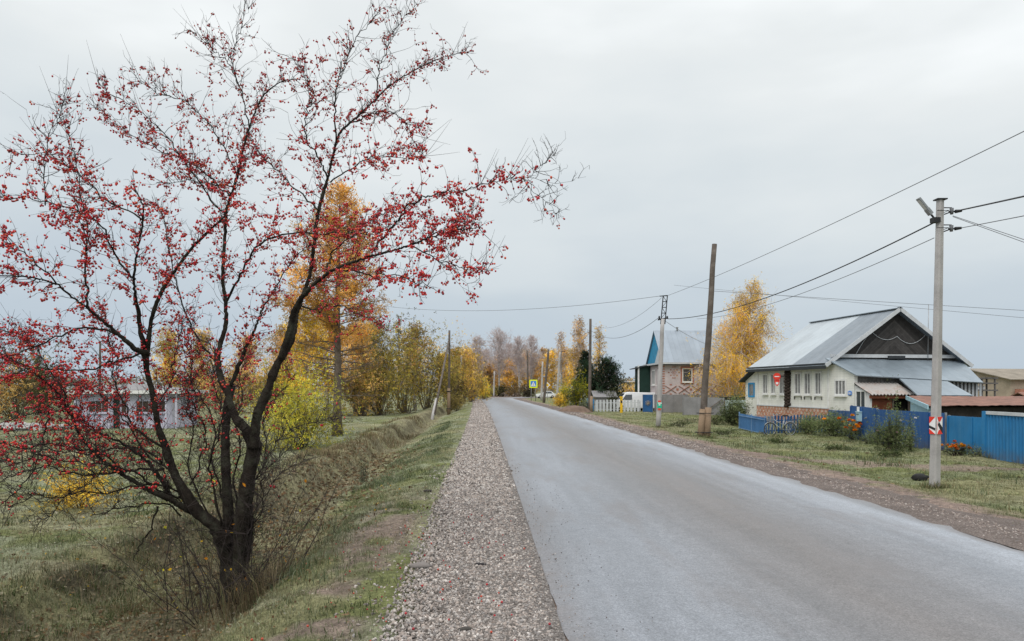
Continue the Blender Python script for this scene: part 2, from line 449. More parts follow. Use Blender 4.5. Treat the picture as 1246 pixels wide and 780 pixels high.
def axis(a, b, step, lo, hi, g):
    xs = list(np.arange(a, b+1e-6, step)); st = step
    x = a
    L = []
    while x > lo: st *= g; x -= st; L.append(x)
    st = step; x = xs[-1]; Rr = []
    while x < hi: st *= g; x += st; Rr.append(x)
    return np.array(L[::-1]+xs+Rr)
def build_ground():
    xs = axis(-14, 17, .11, -1500, 1500, 1.055); ys = axis(3, 26, .11, -60, 2600, 1.03)
    X, Y = np.meshgrid(xs, ys, indexing='ij')
    Z = zg(X, Y)
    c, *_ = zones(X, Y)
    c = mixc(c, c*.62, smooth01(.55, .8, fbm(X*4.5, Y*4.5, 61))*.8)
    nx, ny = X.shape
    i, j = np.meshgrid(np.arange(nx-1), np.arange(ny-1), indexing='ij')
    q = np.stack([i*ny+j, (i+1)*ny+j, (i+1)*ny+j+1, i*ny+j+1], -1).reshape(-1, 4)
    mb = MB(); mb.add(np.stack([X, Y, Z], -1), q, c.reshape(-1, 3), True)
    k = N('ground_soil_and_turf')
    v = k.map(k.noise(9, 6, rough=.7), .3, .7, .5, 1.4); v2 = k.map(k.noise(45, 5, rough=.7), .3, .7, .5, 1.45); v3 = k.map(k.noise(.35, 4), .3, .7, .85, 1.12)
    vv = k.math('MULTIPLY', k.math('MULTIPLY', v, v2), v3)
    col = k.mix(1.0, k.attr(), k.comb(vv, vv, vv), 'MULTIPLY')
    h = k.math('ADD', k.noise(12, 6, rough=.7), k.math('MULTIPLY', k.noise(70, 4), .35))
    m = k.done(col, .95, bump=k.bump(h, .8, .06), spec=.1)
    struct('ground', mb, m, 'rough autumn turf and bare earth on both sides of the road')
build_ground()

# ---- road ribbon: straight with a slight left drift, then a bend to the right
def road_frames():
    Yv = np.concatenate([np.arange(-14, 40, .25), np.arange(40, 138.1, 1.0)])
    C = np.stack([XL(Yv)+3.1, Yv], 1)
    T = np.stack([-.036-.00016*Yv, np.ones_like(Yv)], 1); T /= np.linalg.norm(T, axis=1)[:, None]
    p = C[-1].copy(); h = math.atan2(T[-1][0], T[-1][1])
    Cs, Ts = [], []
    rad = 42.0; st = 1.0
    for k in range(140):
        if h < R(80): h += st/rad
        p = p + st*np.array([math.sin(h), math.cos(h)]); Cs.append(p.copy()); Ts.append([math.sin(h), math.cos(h)])
    return np.concatenate([C, Cs]), np.concatenate([T, Ts])
RC, RT = road_frames(); RN = np.stack([RT[:, 1], -RT[:, 0]], 1)     # points right
RLEN = np.concatenate([[0], np.cumsum(np.linalg.norm(np.diff(RC, axis=0), axis=1))])
def ribbon(name, mat_, label, lat, z, jl=0., jr=0., seed=1, kind='structure'):
    """LAT: lateral stations in metres from the centre line (right positive), Z: their heights"""
    lat = np.asarray(lat, float); n = len(lat)
    V = np.empty((len(RC), n, 3)); UV = np.empty((len(RC), n, 2))
    for k in range(n):
        l = np.full(len(RC), lat[k])
        if k == 0 and jl: l += jl*((fbm(RLEN*1.3, RLEN*0, seed, 4)-.5)*2)
        if k == n-1 and jr: l += jr*((fbm(RLEN*1.7, RLEN*0+9, seed+5, 4)-.5)*2)
        V[:, k, :2] = RC + RN*l[:, None]
        V[:, k, 2] = z[k]
        UV[:, k, 0] = lat[k]; UV[:, k, 1] = RLEN
    i, j = np.meshgrid(np.arange(len(RC)-1), np.arange(n-1), indexing='ij')
    q = np.stack([i*n+j, i*n+j+1, (i+1)*n+j+1, (i+1)*n+j], -1).reshape(-1, 4)
    mb = MB(); mb.add(V, q, np.concatenate([UV/100., np.zeros((len(RC), n, 1))], -1).reshape(-1, 3), True)
    return struct(name, mb, mat_, label, kind)
def road_mat():
    k = N('worn_asphalt'); u, v, _ = k.sep(k.attr())
    u = k.math('MULTIPLY', u, 100.); v = k.math('MULTIPLY', v, 100.)
    wob = k.map(k.noise(1, 3, k.comb(k.math('MULTIPLY', u, .0), k.math('MULTIPLY', v, .09), 0.0)), .3, .7, -.25, .25)
    t = k.map(k.math('ADD', u, wob), -3.1, 3.1, 0, 1)
    band = k.ramp(t, [(0, (.185,.19,.205)), (.10, (.222,.238,.266)), (.24, (.217,.232,.258)), (.36, (.183,.185,.196)), (.50, (.163,.154,.153)), (.64, (.18,.18,.189)), (.80, (.228,.243,.27)), (.92, (.305,.328,.365)), (1, (.193,.196,.205))])  # tone across the width: paler near both edges, browner in the middle
    flow = k.noise(1, 6, k.comb(k.math('MULTIPLY', u, 3.0), k.math('MULTIPLY', v, .16), 2.0), .65)
    streak = k.map(flow, .3, .7, .82, 1.16)
    fines = k.math('MULTIPLY', k.map(k.noise(110, 4, rough=.7), .25, .75, .74, 1.24), k.map(k.noise(34, 3, rough=.6), .3, .7, .86, 1.13)); mid = k.map(k.noise(5, 6, rough=.75), .3, .7, .88, 1.10)
    spk = k.n('ShaderNodeTexVoronoi', Scale=85.); k.s(spk, 'Vector', k.pos())
    agg = k.map(k.sep(spk.outputs['Color'])[0], 0, 1, .74, 1.2)
    vv = k.math('MULTIPLY', k.math('MULTIPLY', streak, fines), k.math('MULTIPLY', mid, agg))
    col = k.mix(1.0, band, k.comb(vv, vv, vv), 'MULTIPLY')
    patch = k.map(k.noise(1, 5, k.comb(k.math('MULTIPLY', u, 1.1), k.math('MULTIPLY', v, .22), 7.0), .6), .52, .66, 0, .45)
    col = k.mix(patch, col, (.165,.150,.146))
    edge = k.map(k.math('ABSOLUTE', u), 2.75, 3.15, 0, .55)
    col = k.mix(k.math('MULTIPLY', edge, k.map(k.noise(3.5, 5), .35, .65, .2, 1)), col, (.17,.145,.135))
    crackv = k.n('ShaderNodeTexVoronoi', feature='DISTANCE_TO_EDGE', Scale=.35)
    wv = k.n('ShaderNodeVectorMath', operation='ADD'); k.s(wv, 0, k.pos())
    nz = k.n('ShaderNodeTexNoise', Scale=1.2, Detail=4.); k.s(nz, 'Vector', k.pos()); k.s(wv, 1, nz.outputs['Color']); k.s(crackv, 'Vector', wv.outputs[0])
    crack = k.math('MULTIPLY', k.map(crackv.outputs[0], .0, .012, 1, 0), k.map(k.noise(.25, 2), .55, .65, 0, .25))
    col = k.mix(crack, col, (.08,.075,.075))
    h = k.math('ADD', k.noise(150, 2), k.math('MULTIPLY', spk.outputs['Distance'], .5))
    return k.done(col, k.map(flow, .3, .7, .38, .58), bump=k.bump(h, .35, .006), spec=.4)
ribbon('road', road_mat(), 'worn grey two-lane asphalt road with pale lengthwise bands', np.linspace(-3.12, 3.12, 15), np.r_[-.035, .0, np.linspace(.004, .03, 6), np.linspace(.03, .004, 5), .0, -.035], .17, .22, 3)
def shoulder_mat(name, c1, c2, c3):
    k = N(name)
    vo = k.n('ShaderNodeTexVoronoi', Scale=38.); k.s(vo, 'Vector', k.pos())
    col = k.ramp(k.sep(vo.outputs['Color'])[1], [(0, c1), (.5, c2), (1, c3)])
    d = k.map(vo.outputs['Distance'], .0, .6, 1.05, .5); n = k.map(k.noise(1.5, 5), .3, .7, .8, 1.15)
    v = k.math('MULTIPLY', d, n)
    return k.done(k.mix(1.0, col, k.comb(v, v, v), 'MULTIPLY'), .95, bump=k.bump(vo.outputs['Distance'], 1.0, .03), spec=.15)
ribbon('gravel_shoulder', shoulder_mat('gravel_bed', (.20,.175,.16), (.31,.28,.26), (.42,.39,.37)), 'strip of crushed pale stone along the left edge of the road', [-4.50, -4.2, -3.7, -3.05], [-.075, -.03, -.022, -.02], .25, 0, 8)
ribbon('dirt_shoulder', shoulder_mat('dirt_bed', (.22,.178,.158), (.29,.24,.217), (.36,.31,.285)), 'brown gravel and dirt strip along the right edge of the road', [3.0, 3.4, 4.0, 4.55], [-.028, -.034, -.05, -.09], 0, .35, 15)

# ---- loose stones on the shoulders, litter, berries on the ground, grass
def gravel():
    mb = MB(); tv, tf = ICO1
    def lay(n, l0, l1, y0, y1, s0, s1, cols, pw, zf, keep=1.0):
        Y = y0*(y1/y0)**(rng.random(n)**pw); l = l0+(l1-l0)*rng.random(n)
        X = XL(Y) - l
        sz = rng.uniform(s0, s1, n)*np.clip((Y/9.0)**.6, 1, 3.6)
        z = zf(X, Y) + sz*.18
        edge = np.minimum(l-l0, l1-l)
        ok = rng.random(n) < np.clip(edge/.25+.12, 0, 1)*keep
        g = fbm(X*2.2, Y*2.2, 91); ok &= rng.random(n) < .45+1.1*g
        X, Y, sz, z = X[ok], Y[ok], sz[ok], z[ok]; m = len(X)
        sc = np.stack([sz, sz*rng.uniform(.5, .9, m), sz*rng.uniform(.4, .75, m)], 1)
        c = np.array(cols)[rng.integers(0, len(cols), m)]*rng.uniform(.7, 1.2, m)[:, None]
        # knock the template out of round, a different way for each of 6 lots
        lot = rng.integers(0, 6, m)
        for q in range(6):
            w = lot == q
            t = tv*(1+.35*(np.random.default_rng(q).random((12, 1))-.5))
            mb.stamp(t, tf, np.stack([X, Y, z], 1)[w], rand_rot(int(w.sum())), sc[w], c[w])
    pale = [(.42,.38,.35), (.345,.30,.27), (.28,.24,.217), (.48,.445,.415), (.21,.185,.17), (.36,.305,.27), (.13,.115,.105), (.30,.28,.27)]
    lay(16000, -.05, 1.5, 4.2, 16, .005, .011, pale, 1.0, lambda X, Y: np.full(X.shape, -.022))
    lay(56000, -.03, 1.5, 4.2, 125, .011, .026, pale, 1.0, lambda X, Y: np.full(X.shape, -.03))
    lay(1500, 1.25, 2.0, 4.2, 20, .008, .024, pale, 1.0, lambda X, Y: zg(X, Y)+.0, .5)
    brown = [(.29,.24,.215), (.25,.205,.18), (.34,.29,.265), (.20,.165,.148), (.38,.34,.315)]
    lay(10000, -7.7, -6.2, 8, 60, .008, .020, brown, 1.0, lambda X, Y: np.where(X-XR(Y) < .9, -.045, -.09), .9)
    lay(500, -.35, 0.03, 4.5, 22, .004, .011, pale, 1.0, lambda X, Y: np.full(X.shape, -.004))
    lay(200, -.9, 0.0, 4.5, 16, .004, .009, [(.1,.09,.09), (.2,.18,.17)], 1.0, lambda X, Y: np.full(X.shape, .004))
    o = obj('gravel', mb, M['stone']); tag(o, 'loose crushed stones scattered over both road shoulders', 'gravel', kind='stuff')
gravel()

def blades(mb, X, Y, z, h, w, lean, c0, c1):
    n = len(X); az = rng.random(n)*2*np.pi; la = rng.random(n)*2*np.pi
    d = np.stack([np.cos(az), np.sin(az), 0*az], 1)*w[:, None]*.5
    L = np.stack([np.cos(la), np.sin(la), 0*la], 1)*(lean*h)[:, None]
    B = np.stack([X, Y, z-.01], 1); up = np.array([0, 0, 1.])
    m = B + L*.3 + up*(h*.6)[:, None]; t = B + L + up*(h*np.sqrt(np.clip(1-lean**2*.6, .15, 1)))[:, None]
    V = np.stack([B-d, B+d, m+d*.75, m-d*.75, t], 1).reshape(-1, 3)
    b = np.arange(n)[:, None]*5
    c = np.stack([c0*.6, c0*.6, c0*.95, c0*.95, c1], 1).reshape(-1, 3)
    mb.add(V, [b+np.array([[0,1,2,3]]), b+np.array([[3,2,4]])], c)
def grass():
    mb = MB()
    def field(n, y0, y1, x0f, x1f):
        Y = y0*(y1/y0)**rng.random(n); a = x0f(Y); b = x1f(Y); X = a+(b-a)*rng.random(n)
        c, dens, dry, ditch, bank = zones(X, Y)
        cl = smooth01(.3, .6, fbm(X*3.1, Y*3.1, 71))
        ok = rng.random(n) < dens*(.25+.75*cl)
        X, Y, c, dry, ditch, bank, cl = (q[ok] for q in (X, Y, c, dry, ditch, bank, cl)); m = len(X)
        k = np.clip(Y/9, .8, 3.2)
        tall = vnoise(X*.8, Y*.8, 83)
        h = (.028+.05*cl*rng.random(m)+.05*np.clip(tall-.55, 0, 1)*rng.random(m))*(1+.45*(k-1)*.5) + ditch*rng.random(m)*.05 + bank*rng.random(m)*.10
        w = .0055*k*rng.uniform(.7, 1.4, m)
        isdry = rng.random(m) < dry*.65+.08
        pal = np.where(isdry[:, None], np.array([.38,.33,.20]), mixc(np.array([.13,.17,.06]), np.array([.31,.335,.22]), rng.random(m)*np.where(X < 2, 1, .75)))
        pal = pal*rng.uniform(.55, 1.35, m)[:, None]*(.8+.45*vnoise(X*.6, Y*.6, 87))[:, None]
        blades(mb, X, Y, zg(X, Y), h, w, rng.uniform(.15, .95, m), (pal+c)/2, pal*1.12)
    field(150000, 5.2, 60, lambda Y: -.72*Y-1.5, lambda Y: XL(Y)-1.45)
    field(45000, 5.2, 30, lambda Y: XL(Y)-3.6, lambda Y: XL(Y)-1.5)
    field(85000, 9.0, 75, lambda Y: XR(Y)+1.2, lambda Y: np.minimum(.75*Y+1, 19+0*Y))
    o = obj('grass', mb, M['blade']); tag(o, 'short green and straw coloured autumn grass on verges and lawn', 'grass', kind='stuff')
grass()

def tall_grass():
    mb = MB()
    def lot(n, xy, sx, sy, h0, h1, cols, w=.006, lean=.5):
        X = xy[0]+rng.normal(size=n)*sx; Y = xy[1]+rng.normal(size=n)*sy
        c = np.array(cols)[rng.integers(0, len(cols), n)]*rng.uniform(.6, 1.25, n)[:, None]
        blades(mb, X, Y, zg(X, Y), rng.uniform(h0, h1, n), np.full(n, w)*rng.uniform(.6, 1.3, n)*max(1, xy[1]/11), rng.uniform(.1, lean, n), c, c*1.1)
    straw = [(.26,.20,.12), (.22,.165,.10), (.33,.27,.17), (.15,.115,.07), (.18,.18,.09)]
    lot(650, (-3.4, 9.2), .6, .55, .12, .55, straw, .005, .9)
    lot(420, (-4.7, 9.6), .9, 1.0, .1, .4, straw, .005, .9)
    lot(420, (-3.05, 8.8), .16, .22, .2, .65, straw, .006, .9)
    for k in range(46):
        Y = 10*(5.5)**random.random(); s = random.choice([5.4, 5.8, 5.2, 6.2])+random.gauss(0, .25)
        lot(120, (XL(Y)-s, Y), .28, .5, .08, .30, straw, .006, .8)
    for q in ((9.65, 16.8), (9.45, 16.85), (9.85, 16.95), (8.4, 32.6), (8.75, 32.5), (8.3, 42), (6.9, 66.5), (12.7, 37.2), (15.6, 24.0), (15.5, 29)):  # tufts added to darken the ground where poles and fences meet it
        lot(110, q, .16, .1, .07, .24, [(.11,.15,.06), (.2,.19,.1), (.28,.23,.13)], .007, .9)
    green = [(.11,.15,.07), (.17,.20,.115), (.22,.245,.16)]
    for k in range(40):
        Y = 7*(7)**random.random(); lot(90, (XL(Y)-random.uniform(2.2, 3.6), Y), .18, .2, .06, .2, green, .008, .95)
    for k in range(330):
        Y = 6.3*(2.6)**random.random(); s = random.choice([random.uniform(3.2, 9.5), random.gauss(5.6, .5)]); cc = random.choice([[(.06,.085,.035), (.08,.11,.045)], [(.30,.32,.21), (.24,.27,.16)], [(.33,.28,.17), (.25,.2,.11)], [(.13,.17,.075), (.2,.22,.11)]])
        lot(55, (XL(Y)-s, Y), .13, .13, .04, .16, cc, .007, .95)
    for k in range(90):
        Y = 6*(4)**random.random(); lot(45, (XL(Y)-random.uniform(1.6, 3.1), Y), .12, .16, .03, .10, random.choice([[(.08,.11,.045)], [(.32,.33,.22)], [(.2,.22,.12)]]), .007, .95)
    for k in range(46):
        Y = 13*(4)**random.random(); lot(60, (XR(Y)+random.uniform(2.6, 9.5), Y), .25, .25, .06, .2, green+[(.22,.19,.10)], .009, .95)
    lot(120, (12.9, 17.6), .28, .22, .2, .55, green, .02, .6)
    o = obj('tall_grass', mb, M['blade']); tag(o, 'taller dry straw and weeds in the ditch and on the banks', 'tall grass', kind='stuff')
tall_grass()

def litter():
    mb = MB()
    def lay(n, xf, y0, y1, cols, s0, s1):
        Y = y0*(y1/y0)**rng.random(n); X = xf(Y, n)
        c = np.array(cols)[rng.integers(0, len(cols), n)]*rng.uniform(.7, 1.2, n)[:, None]
        Rr = rand_rot(n); q = rng.random(n)*6.28
        flat = np.stack([np.stack([np.cos(q), -np.sin(q), 0*q], -1), np.stack([np.sin(q), np.cos(q), 0*q], -1), np.tile([0, 0, 1.], (n, 1))], 1)
        Rr = np.where((rng.random(n) < .65)[:, None, None], flat + .25*rng.normal(size=(n, 3, 3)), Rr)
        mb.stamp(LEAF_V, LEAF_F, np.stack([X, Y, zg(X, Y)+.025], 1), Rr, rng.uniform(s0, s1, n)*np.clip(Y/10, 1, 2), c)
    brown = [(.15,.095,.05), (.20,.14,.085), (.11,.07,.045), (.26,.20,.13), (.22,.20,.14)]
    lay(9000, lambda Y, n: XL(Y)-rng.normal(4.6, .8, n), 6.5, 30, brown, .03, .075)
    lay(4200, lambda Y, n: XL(Y)-rng.uniform(3, 9, n), 6, 22, brown+[(.36,.34,.27), (.30,.26,.18)], .02, .06)
    lay(500, lambda Y, n: XL(Y)-rng.uniform(1.4, 3, n), 5.5, 16, brown+[(.33,.31,.24)], .02, .05)
    lay(110, lambda Y, n: XL(Y)-rng.uniform(2.2, 8, n), 7.5, 18, [(.45,.27,.03), (.4,.16,.03), (.5,.36,.05)], .03, .055)
    lay(300, lambda Y, n: XR(Y)+rng.uniform(1.5, 9, n), 14, 50, brown, .03, .07)
    lay(110, lambda Y, n: -9.0+rng.normal(0, 1.4, n), 13, 18, [(.62,.42,.04)], .03, .05)
    o = obj('fallen_leaves', mb, M['litter']); tag(o, 'brown and yellow fallen leaves in the ditch and on the lawn', 'fallen leaves', kind='stuff')
    mb = MB()
    n = 120
    X = np.where(rng.random(n) < .55, rng.normal(-1.6, .55, n), rng.normal(-.3, .5, n)); Y = 5.6*(2.1)**rng.random(n)
    s = XL(Y)-X; z = np.where(s < 1.6, .0, zg(X, Y)+.02)
    ok = s > .05; X, Y, z = X[ok], Y[ok], z[ok]
    mb.stamp(*ICO2, np.stack([X, Y, z+.004], 1), None, rng.uniform(.007, .0125, len(X)), np.array([(.38,.02,.025), (.42,.06,.03), (.28,.015,.025)])[rng.integers(0, 3, len(X))], True)
    o = obj('fallen_berries', mb, M['berry']); tag(o, 'small red berries dropped on the verge and the gravel', 'fallen berries', kind='stuff')
litter()
for k, (px, py, s, lab) in enumerate([(511, 694, .10, 'flat grey stone lying on the gravel at the verge edge'), (584, 691, .055, 'small black stone lying mid gravel beside the flat grey stone'), (566, 771, .05, 'dark stone lying on the gravel, lowest in the photo'), (520, 600, .07, 'dark clod at the grass edge of the far gravel')]):
    tv, tf = ICO2; p = G(px, py, -.02); p[2] = max(p[2], -.03)
    g = np.random.default_rng(50+k); t = tv*(1+.3*(g.random((len(tv), 1))-.5))*np.array([1.25, .6, .4])
    mb = MB(); c = np.array([(.20,.18,.17), (.035,.033,.035), (.06,.055,.05), (.05,.045,.04)][k])
    mb.stamp(t, tf, [p+np.array([0, 0, s*.25])], None, np.array([s]), np.array([c]), True)
    tag(obj('stone', mb, M['stone']), lab, 'stone')
# ================================================================== the red berry tree
def catmull(pts, seg):
    pts = np.asarray(pts, float); n = len(pts)
    if n < 3: 
        t = np.linspace(0, 1, seg*1+1)[:, None]; return pts[0]*(1-t)+pts[-1]*t
    Pp = np.vstack([2*pts[0]-pts[1], pts, 2*pts[-1]-pts[-2]]); out = []
    for i in range(n-1):
        p0, p1, p2, p3 = Pp[i:i+4]
        for k in range(seg):
            t = k/seg
            out.append(.5*((2*p1)+(-p0+p2)*t+(2*p0-5*p1+4*p2-p3)*t*t+(-p0+3*p1-3*p2+p3)*t**3))
    out.append(pts[-1]); return np.array(out)
TY = 9.2
# (limb, pixel path, depth offset at start and end, radius at start and end, twigginess, berries)
TRACE = [
 ('trunk', [280,752,279,715,278,684,271,655,264,640], 0, -.03, .115, .095, 1.0, 0),
 ('trunk', [294,752,292,720,292,690,293,650,297,614,304,571,309,543,300,523], -.05, -.1, .105, .075, 1.0, 0),
 ('trunk', [302,750,299,715,300,680,306,640,303,600,308,570], -.12, .05, .05, .03, .9, 0),
 ('trunk', [268,750,270,720,274,690,270,660,258,645], -.1, .1, .055, .04, .8, 0),
 ('trunk', [286,752,285,715,282,680,279,650,277,620,275,575,274,540,276,500,282,469], .1, .35, .085, .045, 1.1, 0),
 ('a', [278,662,262,640,241,623,222,595,210,571,200,540,193,520,187,485,178,446,181,415,184,390,192,365,203,345,215,327,235,300,258,278,275,262], 0, -.5, .10, .016, 1, .7),
 ('a', [178,446,171,400,166,365,163,335,168,300,174,268,172,245,163,228], -.2, -.7, .04, .010, 1, .9),
 ('a', [165,340,146,320,131,296,124,275,110,262,92,254,60,247,35,242,8,243], -.4, -1.2, .022, .005, 1, .9),
 ('a', [174,268,150,252,127,242,110,225,92,208,65,192,40,187,12,185], -.5, -.2, .016, .004, 1, .9),
 ('a', [110,300,100,250,96,215,88,180,77,150,72,142], -.5, -.3, .014, .003, 1, .6),
 ('a', [55,250,54,192,62,165,70,148,80,110], -.9, -.8, .010, .002, 1, .3),
 ('b', [181,430,165,425,146,408,125,390,106,375,88,362,69,346,40,338,0,335,-30,338], -.3, -1.3, .04, .008, 1, 1),
 ('b', [106,375,106,350,104,325,106,300,100,270,94,255], -.6, -1.0, .022, .006, 1, 1),
 ('b', [69,346,50,325,30,308,8,300,-25,290], -.9, -1.6, .014, .004, 1, 1),
 ('b', [146,408,120,400,90,402,60,415,30,428,0,436,-30,440], -.4, -.9, .022, .006, 1, 1.2),
 ('b', [170,430,140,440,115,448,80,452,50,447,20,452,-20,470], -.5, -1.4, .020, .005, 1, 1.2),
 ('c', [241,623,223,617,205,606,187,599,168,588,151,579,133,566,118,554,105,540,97,529,88,508,78,490,69,477,55,465,42,454,20,440,-10,425], -.1, -1.3, .05, .008, 1, 1),
 ('c', [205,600,190,575,169,553,145,537,118,525,93,507,70,500,40,502,10,512,-25,520], .1, -.9, .032, .006, 1, 1),
 ('c', [97,529,84,500,77,477,60,450,48,430,30,410,0,400], -.7, -.3, .022, .005, 1, 1.1),
 ('c', [200,570,172,572,144,574,122,578,101,577,75,572,54,568,25,575,-5,590], -.1, -1.0, .024, .006, 1, .7),
 ('c', [60,500,56,521,50,545,43,568,32,585,18,600,0,615], -.9, -1.6, .016, .006, .6, .5),
 ('c', [220,628,205,614,180,613,155,618,133,622,112,626], -.1, -.8, .018, .006, .8, .1),
 ('c', [151,579,130,556,100,545,60,540,30,545,0,540,-30,535], -.5, -1.7, .018, .005, 1, .9),
 ('c', [197,563,170,545,140,545,105,552,70,548,40,540,5,552], .1, .8, .020, .005, 1, .8),
 ('d', [300,523,292,515,285,505,277,480,269,461,265,435,269,415,275,396,274,365,271,338,273,300,275,261,280,240,286,223,292,200,298,173,308,142,319,119,332,106,346,98,365,96], -.1, .5, .07, .008, 1, .9),
 ('d', [275,261,262,250,250,232,231,205,220,190,205,168,192,154,178,142,165,131,148,122,131,112,118,98], .2, -.6, .016, .003, 1, .75),
 ('d', [280,240,255,215,225,195,200,185,175,172,154,161,140,150,127,138,112,128], .2, .9, .014, .003, 1, .75),
 ('d', [288,212,275,185,261,161,252,148,242,138,230,126,215,119,202,116,192,113,180,105,171,100,160,80], .3, .1, .014, .003, 1, .75),
 ('d', [303,155,295,120,285,88,276,75,265,65,255,55,246,50,230,35], .4, .0, .012, .003, 1, .6),
 ('d', [289,102,284,85,283,65,290,45,296,27,302,10], .2, .3, .009, .002, 1, .5),
 ('d', [285,228,262,224,240,221,215,221,190,222], .2, 1.0, .014, .004, 1, .9),
 ('d', [266,440,250,425,235,400,222,370,214,340,205,305,200,270,190,240], .2, 1.1, .024, .005, 1, .8),
 ('d', [274,370,290,340,300,318,312,300,330,290,350,285,375,283,390,285,420,283,451,285,470,280], .2, -.6, .024, .006, 1, 1.1),
 ('d', [282,469,292,440,304,415,312,395,319,377,330,358,338,345,352,322,368,305,385,295], .3, .9, .032, .008, 1, .9),
 ('e', [309,545,311,514,316,498,324,479,331,460,339,440,346,430,354,415,358,400,360,385,364,372,369,358,376,338,380,315,383,290,388,255,395,230,401,208,405,190,409,173,415,160,423,152,440,137,455,123,470,108,486,96,503,86,521,77,545,68,571,63], -.15, .3, .076, .006, 1, .85),
 ('e', [409,173,407,140,407,115,413,95,421,77,430,55,440,38,455,22,471,8], .1, -.5, .016, .003, 1, .6),
 ('e', [459,120,459,96,462,82,465,73,471,58,478,42,490,24,509,4], .2, .7, .012, .003, 1, .6),
 ('e', [398,215,390,198,382,181,373,168,371,150,375,132,382,119,380,108,375,100,370,88,363,77,350,68], .1, -.6, .018, .003, 1, .75),
 ('e', [402,222,420,210,436,200,452,192,467,190,490,192,513,192], .1, -.8, .014, .004, 1, .9),
 ('e', [423,152,438,145,452,139,467,136,480,138,490,146,497,155,501,165,508,178,517,190], .2, -.3, .014, .003, 1, .9),
 ('e', [388,255,372,240,355,225,335,205,318,190,305,170,296,150], .1, 1.0, .018, .004, 1, .8),
 ('f', [342,436,352,405,358,379,367,362,380,348,395,336,410,326,432,318,454,311,478,305,502,297,518,291,537,285,560,280,585,277], -.2, -1.2, .052, .006, 1, 1.1),
 ('f', [454,305,470,285,485,268,498,250,511,243,525,238,545,233,563,231,582,226,601,221,615,219,628,217,640,216], -.5, -1.2, .022, .003, 1, 1.0),
 ('f', [640,216,658,218,671,223,690,221,713,215], -1.2, -1.3, .004, .0015, .4, 0),
 ('f', [644,215,655,205,665,196,675,185], -1.2, -1.5, .005, .0015, 1, .05),
 ('f', [636,216,650,232,665,248,685,266], -1.2, -.9, .005, .0015, 1, .1),
 ('f', [502,297,520,290,540,280,555,273,566,267,575,261], -.8, -.3, .012, .003, 1, 1),
 ('f', [502,300,525,312,548,322,570,326,592,330], -.8, -1.4, .012, .003, 1, .9),
 ('f', [395,336,400,320,405,305,425,290,445,272,462,262,480,255], -.5, .4, .020, .005, 1, 1.1),
 ('f', [410,328,432,330,455,335,480,335,500,342,520,348], -.5, -1.5, .016, .004, 1, 1.0),
 ('f', [366,372,385,378,405,372,430,378,455,392,475,405], -.3, .8, .014, .004, 1, .8),
 ('g', [278,640,270,600,258,560,262,530,256,505,248,490,240,478,225,462,210,455], .1, .9, .020, .007, .8, .35),
 ('g', [231,590,245,560,250,525,240,500,235,470,232,440,225,410], .1, .7, .016, .005, 1, .6),
 ('g', [190,520,190,495,205,470,212,440,218,410,222,390], -.2, .4, .018, .005, 1, .8),
 ('g', [200,545,165,520,150,490,140,465,136,430,132,400,120,370], -.1, .8, .022, .006, 1, 1),
 ('g', [300,600,318,575,330,548,345,530,362,520,390,512,415,508], .0, -.7, .012, .003, .9, .02),
 ('g', [296,650,312,620,330,590,350,570,375,560], .0, -.9, .010, .003, .9, 0),
 ('c', [236,612,215,596,190,590,160,592,130,600,100,598,70,606,40,604,10,618], .1, -1.4, .022, .005, 1, .45),
 ('c', [222,596,205,570,180,556,160,520,140,500,120,480,95,468,70,472], .2, 1.2, .024, .005, 1, .9),
 ('c', [230,606,200,600,172,580,140,566,110,566,80,560,50,555,20,562,-15,556], .0, -1.9, .022, .005, 1, .8),
 ('c', [130,566,110,588,85,600,62,625,40,640], -.6, -1.2, .012, .004, 1, .3),
 ('g', [284,640,300,600,318,570,324,540,320,515,330,490,348,470,352,455], .1, .9, .018, .005, 1, .4),
 ('g', [270,640,262,605,255,570,262,545,270,500,258,470,262,440,250,410], -.1, -.7, .022, .005, 1, .5),
 ('g', [262,640,240,600,228,560,236,530,228,500,232,470,245,445,240,420], .0, .8, .018, .005, 1, .6),
 ('g', [280,660,288,620,284,580,294,545,288,510,296,480,292,455,305,430], .2, 1.2, .022, .006, 1, .5),
 ('g', [255,640,235,622,215,608,200,580,196,555,180,540,170,510], .1, 1.1, .018, .005, 1, .5),
 ('g', [290,660,310,640,322,610,318,585,335,560,352,545], .0, -.5, .014, .004, 1, .05),
 ('g', [192,616,184,640,176,654,168,668,162,682], -.2, -.3, .016, .008, .2, 0),
]
